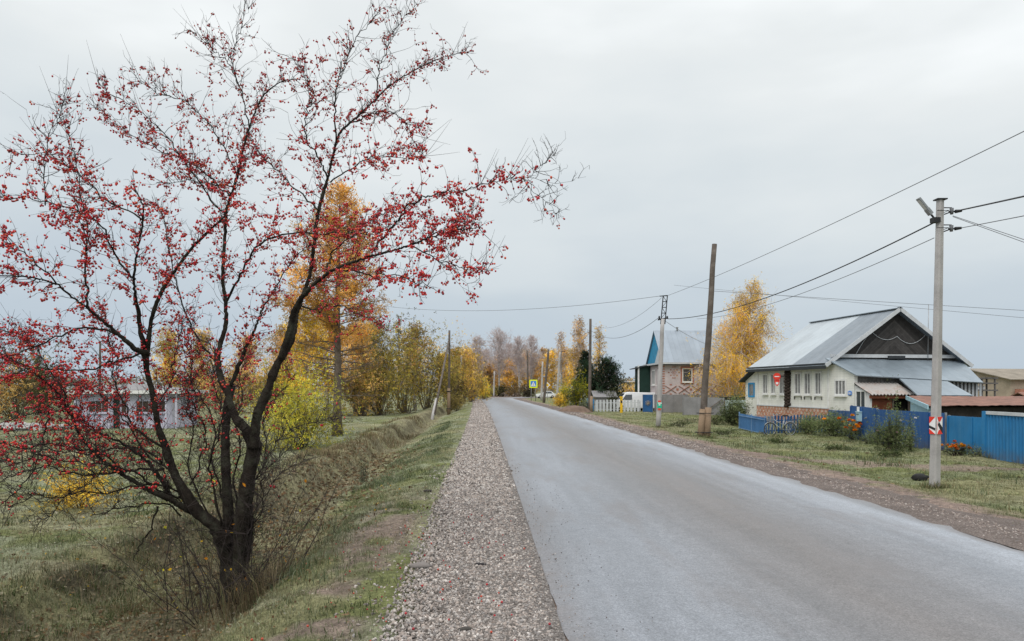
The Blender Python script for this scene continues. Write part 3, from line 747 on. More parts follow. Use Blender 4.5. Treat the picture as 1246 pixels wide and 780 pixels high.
def berry_tree():
    g = np.random.default_rng(12)
    base = at(284, TY); 
    root = thing('berry_tree', 'large multi-stemmed bare tree loaded with small red berries beside the ditch', 'tree', base)
    limbs, berries, twigset = {}, [], {}
    def unproj(px, py, dy): 
        Y = TY+dy; return [(px-CX)*Y/F, Y, EYE-(py-HY)*Y/F]
    zmin = base[2]-.12
    def twig(mb, p, d, L, r, bw, depth, bag):
        nseg = 5 if depth == 0 else 3
        pts = [p]; q = p.copy(); dd = d/np.linalg.norm(d)
        for k in range(nseg):
            dd = dd + g.normal(size=3)*.22 + np.array([0, 0, .06]); dd /= np.linalg.norm(dd)
            q = q + dd*L/nseg; pts.append(q.copy())
        pts = np.array(pts)
        if pts[:, 2].min() < zmin+.15: return
        mb.tube(pts, np.linspace(r, max(r*.3, .0011), len(pts)), 3, None, True, False)
        if bw > 0:
            nb = g.poisson(bw*L*(6.0 if depth == 0 else 8))
            for _ in range(nb):
                u = g.uniform(.15, 1)*nseg; k = min(int(u), nseg-1); c = pts[k]*(1-(u-k))+pts[k+1]*(u-k)
                m = g.integers(1, 4)
                for _ in range(m):
                    o = np.array([g.normal()*.018, g.normal()*.018, -abs(g.normal()*.014)-.012])
                    bag.append((c+o, c))
        if depth < 2:
            for _ in range(g.integers(1, 4) if depth == 0 else g.integers(0, 3)):
                k = g.integers(1, nseg+1); nd = dd+g.normal(size=3)*.75
                twig(mb, pts[k], nd, L*g.uniform(.28, .6), r*.62, bw*1.1, depth+1, bag)
    for lid, px, d0, d1, r0, r1, tw, bw in TRACE:
        px = np.array(px, float).reshape(-1, 2); n = len(px)
        u = np.linspace(0, 1, n); dy = d0+(d1-d0)*u + np.sin(u*5+len(px))*.08*(u*(1-u)*4)
        if lid == 'trunk' and px[0][1] > 740: px[0][1] += 18
        pts = catmull([unproj(a, b, c) for (a, b), c in zip(px, dy)], 9 if r0 > .03 else 4)
        jit = g.normal(size=pts.shape)*.012*min(1, .02/max(r0, .01)); jit[0] = jit[-1] = 0
        pts = pts + jit
        t = np.linspace(0, 1, len(pts)); rad = (r0+(r1-r0)*t**.7)*(1 if lid == 'trunk' else .86-.26*smooth01(.05, .4, t) if r0 > .03 else .72)
        thick = r0 > .03
        rad = rad*(1+.30*(fbm(np.arange(len(pts))*.22, np.full(len(pts), len(px)*1.7), 23, 2)-.5)) if thick else rad*(1+.05*g.normal(size=len(pts)).clip(-1.5, 1.5))
        if lid == 'trunk': rad = rad*(1+.5*np.clip(1-t*4, 0, 1)*(px[0][1] > 745)*(r0 > .06))
        mb = limbs.setdefault(lid, MB())
        ns = 14 if thick else 6
        mb.tube(pts, rad, ns, None, True, True)
        if thick:
            V = mb.ch[-1][0]; Cn = np.repeat(pts, ns, 0); an = np.tile(np.arange(ns), len(pts)); tt = np.repeat(np.arange(len(pts)), ns)
            V[:] = Cn+(V-Cn)*(.86+.34*fbm(np.minimum(an, ns-an)*.7, tt*.16, 3+len(limbs), 2)+.20*(vnoise(np.minimum(an, ns-an)*1.9, tt*.2, 9)-.5))[:, None]
        if thick:       # knots and burrs
            for _ in range(int(4+r0*40)):
                k = g.integers(1, len(pts)-1); o = g.normal(size=3); o /= np.linalg.norm(o)
                tv, tf = ICO1; mb.add(pts[k]+o*rad[k]*.75+tv*rad[k]*g.uniform(.25, .5)*(1+.4*g.random((12, 1))), tf, None, True)
        tm = twigset.setdefault(lid, MB())
        seg = np.linalg.norm(np.diff(pts, axis=0), axis=1); Ltot = seg.sum()
        cnt = int(Ltot/.043*tw*(1.7 if lid in 'cg' else 1))
        bwz = lambda z: bw*(.5 if lid in 'cg' else 1)*(.12+.88*float(smooth01(.75, 1.75, z)))*(1-.35*float(smooth01(4.6, 6.4, z)))
        cum = np.r_[0, np.cumsum(seg)]
        for _ in range(cnt):
            w = g.uniform(.12 if r0 < .04 else .3, 1)*Ltot; k = min(np.searchsorted(cum, w)-1, len(pts)-2); k = max(k, 0)
            p = pts[k]+(pts[k+1]-pts[k])*((w-cum[k])/seg[k])
            ax = (pts[k+1]-pts[k])/seg[k]
            d = g.normal(size=3); d -= ax*(d@ax); d /= np.linalg.norm(d); d = d*.8+ax*g.uniform(.2, .9)+np.array([0, 0, .22])
            frac = w/Ltot
            L = g.uniform(.14, .54)*(1.15-.55*frac)*(.7 if r0 < .008 else 1)*(1.3 if lid == 'trunk' else 1)
            bag = []
            twig(tm, p, d, L, g.uniform(.003, .0052), bwz(p[2])*(1.0 if r0 < .04 else min(1, frac*1.3)), 0, bag)
            if bag: berries.append(bag)
            if bw > 0:   # spurs on the limb itself
                if g.random() < .30*bwz(p[2]):
                    m = g.integers(1, 5); berries.append([(p+np.array([g.normal()*.025, g.normal()*.025, -.01-abs(g.normal())*.02]), p) for _ in range(m)])
        # straight shoots past the tip
        if bw > .2 and r1 < .007:
            for _ in range(5):
                k = g.integers(len(pts)//2, len(pts)); ax = pts[-1]-pts[-3]; ax /= np.linalg.norm(ax)
                d = ax*.7+np.array([0, 0, .7])+g.normal(size=3)*.3; d /= np.linalg.norm(d); L = g.uniform(.25, .6)
                q = np.array([pts[k]+d*L*s+np.array([0, 0, .02*s*s]) for s in (0, .35, .7, 1)])
                tm.tube(q, np.linspace(.0032, .001, 4), 3, None, True, False)
    trunk = obj('trunk', limbs.pop('trunk'), M['bark'], root)
    if 'trunk' in twigset: obj('twigs', twigset.pop('trunk'), M['twig'], trunk)
    for lid, mb in limbs.items():
        l = obj('limb', mb, M['bark'], root)
        obj('twigs', twigset[lid], M['twig'], l)
    # suckers round the base, with a few yellow leaves
    sk, lv = MB(), []
    for _ in range(80):
        a = g.uniform(0, 6.28); rr = g.uniform(.1, .9)**1.3; p = base+np.array([math.cos(a)*rr, math.sin(a)*rr*.7, 0]); p[2] = zg(p[0], p[1])-.03
        H = g.uniform(.4, 2.1); d = np.array([math.cos(a)*.4, math.sin(a)*.4, 1])+g.normal(size=3)*.25
        q = [p]
        for k in range(5): d = d+g.normal(size=3)*.2; q.append(q[-1]+d/np.linalg.norm(d)*H/5)
        sk.tube(np.array(q), np.linspace(g.uniform(.004, .008), .0015, 6), 4, None, True, False)
        for k in range(2, 6):
            for _ in range(g.integers(0, 4)):
                e = q[k]+(g.normal(size=3)*.22+np.array([0, 0, .1])); sk.tube(np.array([q[k], (q[k]+e)/2+g.normal(size=3)*.02, e]), [.003, .002, .001], 3, None, True, False)
                if g.random() < .10: lv.append(e)
    obj('basal_shoots', sk, M['twig'], root)
    lv = np.array(lv); mb = MB()
    mb.stamp(LEAF_V, LEAF_F, lv, rand_rot(len(lv), g), g.uniform(.035, .065, len(lv)), np.array([(.70,.45,.03), (.55,.50,.05), (.70,.28,.03)])[g.integers(0, 3, len(lv))])
    obj('last_leaves', mb, M['leaf'], root)
    # berries: the hundred fullest clusters are parts, the rest one part
    cols = np.array([(.52,.012,.024), (.60,.030,.024), (.44,.010,.022), (.64,.09,.03), (.56,.016,.028), (.30,.008,.018)])
    def bunch(bags, stalks=True):
        mb = MB(); pos = np.array([b[0] for bag in bags for b in bag]); stem = np.array([b[1] for bag in bags for b in bag])
        n = len(pos); ci = g.integers(0, len(cols), n)
        high = np.clip((pos[:, 2]-4.4)/2.2, 0, 1)[:, None]
        c = cols[ci]*g.uniform(.75, 1.2, n)[:, None]; c = c*(1-high*.35)
        sc = g.uniform(.008, .0132, n)*(1-.12*high[:, 0]); sc = np.stack([sc, sc, sc*g.uniform(.95, 1.25, n)], 1)
        mb.stamp(*ICO2, pos, None, sc, c, True)
        if not stalks: return mb
        # stalks: flat three-sided slivers
        d = np.array([.0012, 0, 0]); V = np.stack([stem-d, stem+d, pos], 1).reshape(-1, 3)
        mb.add(V, np.arange(n)[:, None]*3+np.array([[0, 1, 2]]), np.array([.10,.04,.04])); return mb
    berries.sort(key=len, reverse=True)
    flat = [b for bag in berries for b in bag if -.7*b[0][1] < b[0][0] < 1]
    flat.sort(key=lambda b: b[0][1]); near = flat[:200:2]; ids = set(map(id, near))
    for b in near: obj('berry', bunch([[b]], False), M['berry'], root)
    o = obj('berries', bunch([[b for bag in berries for b in bag if id(b) not in ids]]), M['berry'], root); o['kind'] = 'stuff'
    print('berries', sum(map(len, berries)), 'bags', len(berries))
berry_tree()
# ================================================================== helpers for buildings
def window(parent, c, u, nrm, w, h, frame='white', pane='glass', fw=.07, mull=1, sill=True, hbar=None, name='window', depth=.05, surround=None, label=None):
    """window centred at C on a wall with direction U and outward normal NRM"""
    c = np.asarray(c, float); u = np.asarray(u, float); nrm = np.asarray(nrm, float); z = np.array([0, 0, 1.])
    ax = [u, nrm, z]
    mb = MB(); dd = depth
    mb.obox(c+u*(w/2-fw/2)+nrm*dd/2, ax, [fw/2, dd/2, h/2]); mb.obox(c-u*(w/2-fw/2)+nrm*dd/2, ax, [fw/2, dd/2, h/2])
    mb.obox(c+z*(h/2-fw/2)+nrm*dd/2, ax, [w/2-fw, dd/2, fw/2]); mb.obox(c-z*(h/2-fw/2)+nrm*dd/2, ax, [w/2-fw, dd/2, fw/2])
    for k in range(mull):
        x = (k+1)/(mull+1)*(w-2*fw)-(w/2-fw); mb.obox(c+u*x+nrm*(dd*.35), ax, [fw*.32, dd*.35, h/2-fw])
    if hbar: mb.obox(c+z*(h/2-hbar)+nrm*(dd*.33), ax, [w/2-fw, dd*.32, fw*.28])
    f = obj(name, mb, M[frame], parent, label)
    g = MB(); g.obox(c+nrm*.008, ax, [w/2-fw*.9, .006, h/2-fw*.9]); obj('pane', g, M[pane], f)
    if sill:
        s = MB(); s.obox(c-z*(h/2+.035)+nrm*.07, ax, [w/2+.05, .075, .03]); obj('sill', s, M[frame], f)
    if surround:
        s = MB(); t = surround
        for sg in (-1, 1): s.obox(c+u*sg*(w/2+t/2+.003)+nrm*.02, ax, [t/2, .02, h/2+t])
        for sg in (-1, 1): s.obox(c+z*sg*(h/2+t/2+.003)+nrm*.02, ax, [w/2+.002, .019, t/2])
        obj('surround', s, M['redbrick'], f)
    return f
def slab(mb, quad, th):
    """a sheet with thickness TH below a quad given counter-clockwise from above"""
    q = np.asarray(quad, float); n = np.cross(q[1]-q[0], q[2]-q[0]); n /= np.linalg.norm(n)
    if n[2] < 0: q = q[::-1]; n = -n
    V = np.vstack([q, q-n*th]); k = len(q)
    mb.add(V, [np.arange(k)[None], (np.arange(k)+k)[None, ::-1], np.array([[i, i+k, (i+1) % k+k, (i+1) % k] for i in range(k)])])
def prism(mb, poly, d):
    """polygon extruded along vector D"""
    p = np.asarray(poly, float); k = len(p); V = np.vstack([p, p+np.asarray(d, float)])
    mb.add(V, [np.arange(k)[None, ::-1], (np.arange(k)+k)[None], np.array([[i, (i+1) % k, (i+1) % k+k, i+k] for i in range(k)])])
def corrugated(mb, a, b, za, zb, amp=.02, pitch=.15, base=None, baseb=None):
    """a corrugated vertical sheet between plan points A and B"""
    a = np.asarray(a, float); b = np.asarray(b, float); L = np.linalg.norm(b-a); n = int(L/pitch*4)
    u = (b-a)/L; nn = np.array([u[1], -u[0]]); t = np.linspace(0, L, n+1)
    ph = np.array([1, 1, -1, -1])[np.arange(n+1) % 4]*amp
    xy = a+u*t[:, None]+nn*ph[:, None]
    z0 = np.interp(t, [0, L], [base, baseb if baseb is not None else base]); z1 = np.interp(t, [0, L], [za, zb])
    V = np.vstack([np.c_[xy, z0], np.c_[xy, z1]]); m = n+1
    mb.add(V, np.array([[i, i+1, i+1+m, i+m] for i in range(n)]))
def frame_M(o, ang):
    c, s = math.cos(ang), math.sin(ang)
    Mx = np.eye(4); Mx[:3, :3] = [[c, -s, 0], [s, c, 0], [0, 0, 1]]; Mx[:3, 3] = o; return Mx

# ================================================================== white house with the dark gable
def white_house():
    ang = math.atan(.148); A = np.array([18.85, 44.0, -.35]); Mx = frame_M(A, ang)
    E1, E2, Z = Mx[:3, 0], Mx[:3, 1], np.array([0, 0, 1.])
    def W(x, y, z): return Mx[:3, :3] @ np.array([x, y, z]) + A
    root = thing('white_house', 'white sided village house with grey metal roof and a dark boarded gable', 'house', A)
    L, Wd, EH, RH = 8.9, 8.5, 3.96, 7.08; xm = Wd/2
    mb = MB(Mx); mb.box(0, Wd, .0, L, 1.12, EH); obj('wall', mb, M['siding'], root)
    k = N('diamond_brick_base'); vr = k.n('ShaderNodeVectorRotate', rotation_type='Z_AXIS', Angle=-ang); k.s(vr, 'Vector', k.pos())
    x, y, z = k.sep(vr.outputs[0])
    br = k.n('ShaderNodeTexBrick', Scale=1.0); k.s(br, 'Vector', k.comb(k.math('ADD', x, y), z, 0.0))
    for nm, v in (('Color1', (.42,.15,.08,1)), ('Color2', (.60,.53,.45,1)), ('Mortar', (.55,.5,.44,1)), ('Mortar Size', .012), ('Brick Width', .24), ('Row Height', .09), ('Bias', -.1)): br.inputs[nm].default_value = v
    d1 = k.math('FRACT', k.math('DIVIDE', k.math('ADD', k.math('ADD', x, y), z), .42)); d2 = k.math('FRACT', k.math('DIVIDE', k.math('SUBTRACT', k.math('ADD', x, y), z), .42))
    zig = k.math('MAXIMUM', k.map(d1, .34, .36, 1, 0), k.map(d2, .34, .36, 1, 0))
    col = k.mix(k.math('MULTIPLY', zig, .7), br.outputs[0], (.45,.17,.09)); nv = k.map(k.noise(3, 5), .3, .7, .75, 1.1)
    M['basebrick'] = k.done(k.mix(1.0, col, k.comb(nv, nv, nv), 'MULTIPLY'), .9, bump=k.bump(br.outputs[1], .3, .01))
    mb = MB(Mx); mb.box(-.06, Wd+.05, -.05, L+.05, -.2, 1.1); obj('foundation', mb, M['basebrick'], root)
    mb = MB(Mx); mb.box(-.09, .1, -.02, L, 1.1, 1.16); obj('ledge', mb, M['fascia'], root)
    # roof: two slopes with overhang, the lighter far part of the road slope as its own sheet
    oh, og = .55, .55; sl = (RH-EH)/xm; ze = EH-oh*sl+.12
    k = N('dark_chevron_boards'); vr = k.n('ShaderNodeVectorRotate', rotation_type='Z_AXIS', Angle=-ang); vv = k.n('ShaderNodeVectorMath', operation='SUBTRACT'); k.s(vv, 0, k.pos()); vv.inputs[1].default_value = tuple(A); k.s(vr, 'Vector', vv.outputs[0])
    x, y, z = k.sep(vr.outputs[0]); a = k.math('ADD', k.math('MULTIPLY', k.math('ABSOLUTE', k.math('SUBTRACT', x, xm)), .9), z)
    q = k.math('DIVIDE', a, .17); wn_ = k.n('ShaderNodeTexWhiteNoise', noise_dimensions='1D'); k.s(wn_, 'W', k.math('FLOOR', q))
    gap = k.map(k.math('FRACT', q), 0, .12, .35, 1); pv = k.map(wn_.outputs[0], 0, 1, .55, 1.35); nv = k.map(k.noise(5, 5), .3, .7, .75, 1.2)
    v = k.math('MULTIPLY', k.math('MULTIPLY', gap, pv), nv)
    M['chevron'] = k.done(k.mix(1.0, (.062,.058,.056), k.comb(v, v, v), 'MULTIPLY'), .9, bump=k.bump(k.math('FRACT', q), .3, .02))
    mb = MB(Mx); prism(mb, [(.0, -.02, EH+.003), (Wd, -.02, EH+.003), (xm, -.02, RH-.06)], [0, .12, 0]); gab = obj('gable', mb, M['chevron'], root, 'dark weathered board gable laid in chevrons')
    mb = MB(Mx); prism(mb, [(.0, L, EH+.003), (Wd, L, EH+.003), (xm, L, RH-.06)], [0, -.1, 0]); obj('gable', mb, M['siding'], root, 'white far gable')
    wc = MB(); pts = [W(xm-2.35, -.06, EH+.35), W(xm-1.5, -.06, EH+1.72)]
    def sag(a, b, s, n=10):
        t = np.linspace(0, 1, n)[:, None]; return np.asarray(a)*(1-t)+np.asarray(b)*t-np.array([0, 0, 1.])*(4*s*t*(1-t))
    pts = np.vstack([sag(W(xm-2.6, -.06, EH+.3), W(xm-1.55, -.06, EH+1.8), -.08), sag(W(xm-1.55, -.06, EH+1.8), W(xm+.15, -.06, EH+1.5), .35)[1:], sag(W(xm+.15, -.06, EH+1.5), W(xm+2.15, -.06, EH+1.75), .55)[1:]])
    wc.tube(pts, .016, 5); obj('hanging_rope', wc, M['fascia'], gab)
    M['roof_grey'] = roof_mat('grey_metal_roof', (.215,.25,.285), ang, .6, .40, .4)
    M['roof_light'] = roof_mat('bright_metal_roof', (.43,.48,.515), ang, .6, .34, .35)
    yb, yt = 3.9, 1.35       # where the light sheets begin at the eave and at the ridge
    y0, y1 = -og, L+.75
    R1 = np.array([xm, y0, RH]); R2 = np.array([xm, y1-.4, RH]); e0 = np.array([-oh, y0, ze]); e1 = np.array([-oh, y1, ze])
    mid_r = np.array([xm, yb+.0, RH]); mid_e = np.array([-oh, yb, ze])
    mid_r[1] = 3.2; mid_e[1] = 3.6
    mb = MB(Mx); slab(mb, [e0, mid_e, mid_r, R1], .06); f0 = np.array([Wd+oh, y0, ze]); f1 = np.array([Wd+oh, y1, ze])
    slab(mb, [R1+[0.004, 0, 0], f0, f1, R2+[0.004, 0, 0]], .06)
    rf = obj('roof', mb, M['roof_grey'], root)
    mb = MB(Mx); slab(mb, [mid_e+[0, .003, 0], e1, R2, mid_r+[0, .003, 0]], .05); obj('new_roof_sheets', mb, M['roof_light'], rf, 'paler newer metal sheets on the far part of the roof')
    mb = MB(Mx); mb.bar(R1+[0, -.05, .03], R2+[0, 0, .03], .26, .05); obj('ridge_cap', mb, M['roof_grey'], rf)
    mb = MB(Mx)
    for s_, xe in ((1, -oh), (-1, Wd+oh)):
        mb.bar((xe, y0-.03, ze-.02), (xm, y0-.03, RH-.02), .03, .22)
    obj('barge_board', mb, M['fascia'], rf)
    mb = MB(Mx); mb.box(-oh+.03, -.02, y0+.1, y1-.1, EH-.22, EH-.14); mb.box(-oh-.005, -oh+.02, y0, y1, ze-.2, ze-.03); obj('eave_board', mb, M['soffit'], rf)
    mb = MB(Mx); mb.tube([(xm-.0, y0-.06, RH+.05), (xm-.0, y0+.2, RH+.06)], .05, 6); obj('ridge_end', mb, M['soffit'], rf)
    # windows of the road wall: two threes
    for (a, b) in ((.74, 1.45), (1.91, 2.66), (3.05, 3.83), (5.07, 5.75), (6.3, 6.93), (7.38, 8.09)):
        near = a < 4.5
        window(root, W(0, (a+b)/2, 2.62), -E2, -E1, b-a+.02, 1.42, 'white', 'curtain', .09, 1, True, name='window', depth=.06)
    mb = MB(Mx)
    for (a, b) in ((.74, 1.45), (1.91, 2.66), (3.05, 3.83)):
        for yy in (a-.02, b+.02): mb.box(-.05, -.003, yy-.03, yy+.03, 1.62, 1.8)
    obj('sill_bracket', mb, M['greywood'], root)
    mb = MB()
    for k_ in range(13):
        zz = 1.18+k_*.2; g = random.uniform(.08, .12)
        mb.tube([W(-.30, 4.6+random.uniform(-.03, .03), zz), W(.02, 4.6, zz)], g, 8); mb.tube([W(-.1, 4.38+random.uniform(-.05, .03), zz+.1), W(-.1, 4.84+random.uniform(-.04, .04), zz+.1)], g*.95, 8)
    obj('log_corner', mb, M['log'], root, 'bare dark log ends between the two threes of windows')
    # corner boards
    mb = MB(Mx); mb.box(-.05, .12, -.05, .1, 1.13, EH-.15); mb.box(-.05, .1, L-.14, L+.04, 1.13, EH-.15); obj('corner_board', mb, M['white'], root)
    # far lean-to with the blue window
    mb = MB(Mx); prism(mb, [(-.02, L+.05, 0), (-.02, L+1.85, 0), (-.02, L+1.85, 2.85), (-.02, L+.05, 3.6)], [3, 0, 0]); ann = obj('side_room', mb, M['siding'], root)
    mb = MB(Mx); slab(mb, [(-.4, L+.0, 3.78), (3.2, L+.0, 3.78), (3.2, L+2.25, 2.84), (-.4, L+2.25, 2.84)], .1); obj('side_room_roof', mb, M['soffit'], ann)
    window(ann, W(-.025, L+.88, 2.2), -E2, -E1, .95, 1.05, 'blue_trim', 'curtain', .12, 0, False)
    # the lean-to across the gable
    mb = MB(Mx); prism(mb, [(.003, -2.5, 0), (.003, -.055, 0), (.003, -.055, 3.88), (.003, -2.5, 3.1)], [.2, 0, 0]); ln = obj('lean_to', mb, M['siding'], root)
    mb = MB(Mx)
    for i in range(32):
        xx = .21+i*.235; mb.box(xx, xx+.22, -2.5+random.uniform(-.012, .012), -2.4, .2, 3.12-.05*xx)
    obj('board_wall', mb, M['greywood'], ln, 'bare grey boards below the low metal roof')
    mb = MB(Mx)
    for i in range(9): xx = 5.9+i*.24; mb.box(xx, xx+.12, -2.54, -2.515, .3, 2.74-.02*i)
    obj('pale_boards', mb, M['fascia'], ln)
    mb = MB(Mx); slab(mb, [(-.12, -2.9, 3.06), (7.75, -2.9, 2.66), (8.75, -.06, 4.0), (-.25, -.06, 4.12)], .06)
    M['roof_low'] = roof_mat('low_metal_roof', (.27,.325,.37), ang, .7, .36, .4, 0)
    obj('lean_to_roof', mb, M['roof_low'], ln)
    mb = MB(Mx); mb.box(.05, 8.3, -.17, -.06, 4.16, 4.36); obj('flashing', mb, M['fascia'], ln)
    mb = MB(Mx); mb.box(3.7, 4.8, -.26, -.175, 4.1, 4.28); obj('vent_board', mb, M['soffit'], ln)
    window(ln, W(.0, -1.2, 2.38), -E2, -E1, 1.15, .95, 'white', 'curtain', .1, 2, True)
    pl = MB(); c = W(-.02, -2.12, 2.05); pl.obox(c-E1*.012, [E2, E1, Z], [.17, .01, .10]); pl.tube([c-E1*.0, c-E1*.02], .145, 14); np_ = obj('number_plate', pl, M['signblue'], ln)
    t = MB(); t.obox(c-E1*.027, [E2, E1, Z], [.13, .004, .018]); t.obox(c-E1*.027+Z*.05, [E2, E1, Z], [.09, .004, .012]); t.obox(c-E1*.027-Z*.055, [E2, E1, Z], [.07, .004, .012]); obj('plate_lettering', t, M['signwhite'], np_)
    # second low roof
    mb = MB(Mx); slab(mb, [(2.45, -2.96, 2.88), (5.45, -2.96, 2.72), (5.2, -5.1, 1.95), (1.95, -5.1, 1.97)], .06); an2 = obj('low_roof', mb, M['roof_low'], root)
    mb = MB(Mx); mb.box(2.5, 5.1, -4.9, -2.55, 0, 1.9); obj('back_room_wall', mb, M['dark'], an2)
    # porch
    mb = MB(Mx); prism(mb, [(.02, -3.87, 0), (.02, -2.52, 0), (.02, -2.52, 2.5), (.02, -3.87, 2.02)], [.12, 0, 0]); po = obj('porch', mb, M['stucco'], root)
    n = 13; xs = np.linspace(-.12, 2.5, n*2+1); amp = .036*np.cos(np.arange(n*2+1)*np.pi)
    V = []
    for yy, zz in ((-2.52, 2.66), (-3.3, 2.32), (-4.15, 1.99)): V.append(np.c_[xs, np.full(len(xs), yy), zz+amp])
    m = len(xs); Fq = [[r*m+i, r*m+i+1, (r+1)*m+i+1, (r+1)*m+i] for r in range(2) for i in range(m-1)]
    mb = MB(Mx); mb.add(np.vstack(V), np.array(Fq)); V2 = np.vstack(V)-np.array([0, 0, .02]); mb.add(V2, np.array(Fq)[:, ::-1]); obj('porch_roof', mb, M['slate'], po)
    mb = MB(Mx); mb.box(-.08, 2.45, -4.02, -3.96, 1.78, 1.95); obj('porch_beam', mb, M['lattice'], po)
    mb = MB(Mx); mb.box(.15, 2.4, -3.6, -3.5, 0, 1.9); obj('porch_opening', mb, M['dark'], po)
    mb = MB(Mx)
    for i in range(16):
        for s_ in (-1, 1):
            xa = .2+i*.085; xa2 = xa+s_*.55
            za, zb = 1.0, 1.75
            t0 = 1.0; 
            if xa2 < .18: t0 = (xa-.18)/(xa-xa2)
            if xa2 > 1.35: t0 = (1.35-xa)/(xa2-xa)
            if t0 > .05: mb.bar((xa, -3.86+.014*s_, za), (xa+(xa2-xa)*t0, -3.86+.014*s_, za+(zb-za)*t0), .03, .012)
    mb.box(.15, 1.4, -3.83, -3.8, .3, 1.78); obj('lattice_panel', mb, M['lattice'], po)
    mb = MB(Mx); mb.box(2.3, 2.42, -3.95, -3.85, 0, 1.9); mb.box(1.36, 1.44, -3.9, -3.82, 0, 1.8); obj('post', mb, M['oldwood'], po)
    window(po, W(.02, -3.1, 1.72), -E2, -E1, .92, 1.0, 'white', 'glass', .08, 1, False)
    # antenna mast behind the gable
    mb = MB(); mb.tube([W(6.3, -.25, 4.1), W(6.35, -.25, 7.4)], .022, 5); obj('antenna_mast', mb, M['steel'], root)
    return root
white_house()

def bus_sign():
    # round red sign bracketed off the house wall
    ang = math.atan(.148); Mx = frame_M(np.array([18.85, 44.0, -.35]), ang); u = Mx[:3, 0]; v = Mx[:3, 1]
    def W(x, y, z): return Mx[:3, :3] @ np.array([x, y, z]) + np.array([18.85, 44.0, -.35])
    c = W(-.62, 5.0, 3.10)
    root = thing('round_sign', 'round red sign with a white band on a bracket by the log corner', 'sign', W(-.62, 5.0, 2.3))
    nrm = np.array([-.45, -.9, 0]); nrm /= np.linalg.norm(nrm)
    mb = MB(); mb.tube([c-nrm*.015, c+nrm*.015], .24, 24, None, False); d = obj('disc', mb, M['red'], root)
    side = np.cross(nrm, [0, 0, 1.]); mb = MB(); mb.obox(c+nrm*.018, [side, nrm, np.array([0, 0, 1.])], [.15, .003, .028]); obj('white_band', mb, M['signwhite'], d)
    mb = MB(); a = c-np.array([0, 0, .22]); pts = [a+side*.17, a-side*.17, a-side*.13-np.array([0, 0, .30]), a-np.array([0, 0, .42]), a+side*.13-np.array([0, 0, .30])]
    prism(mb, np.array(pts)-nrm*.024, nrm*.012); t = obj('lower_plate', mb, M['red'], root)
    mb = MB(); mb.obox(a-np.array([0, 0, .22])+nrm*-.008, [side, nrm, np.array([0, 0, 1.])], [.08, .002, .075]); obj('plate_mark', mb, M['signwhite'], t)
    mb = MB(); mb.tube([c-nrm*.03+[0, 0, .0], W(-.03, 4.95, 3.1)], .018, 6); mb.tube([W(-.03, 5.5, 2.62), W(-.05, 4.3, 2.58)], .012, 5); obj('bracket', mb, M['black'], root)
bus_sign()

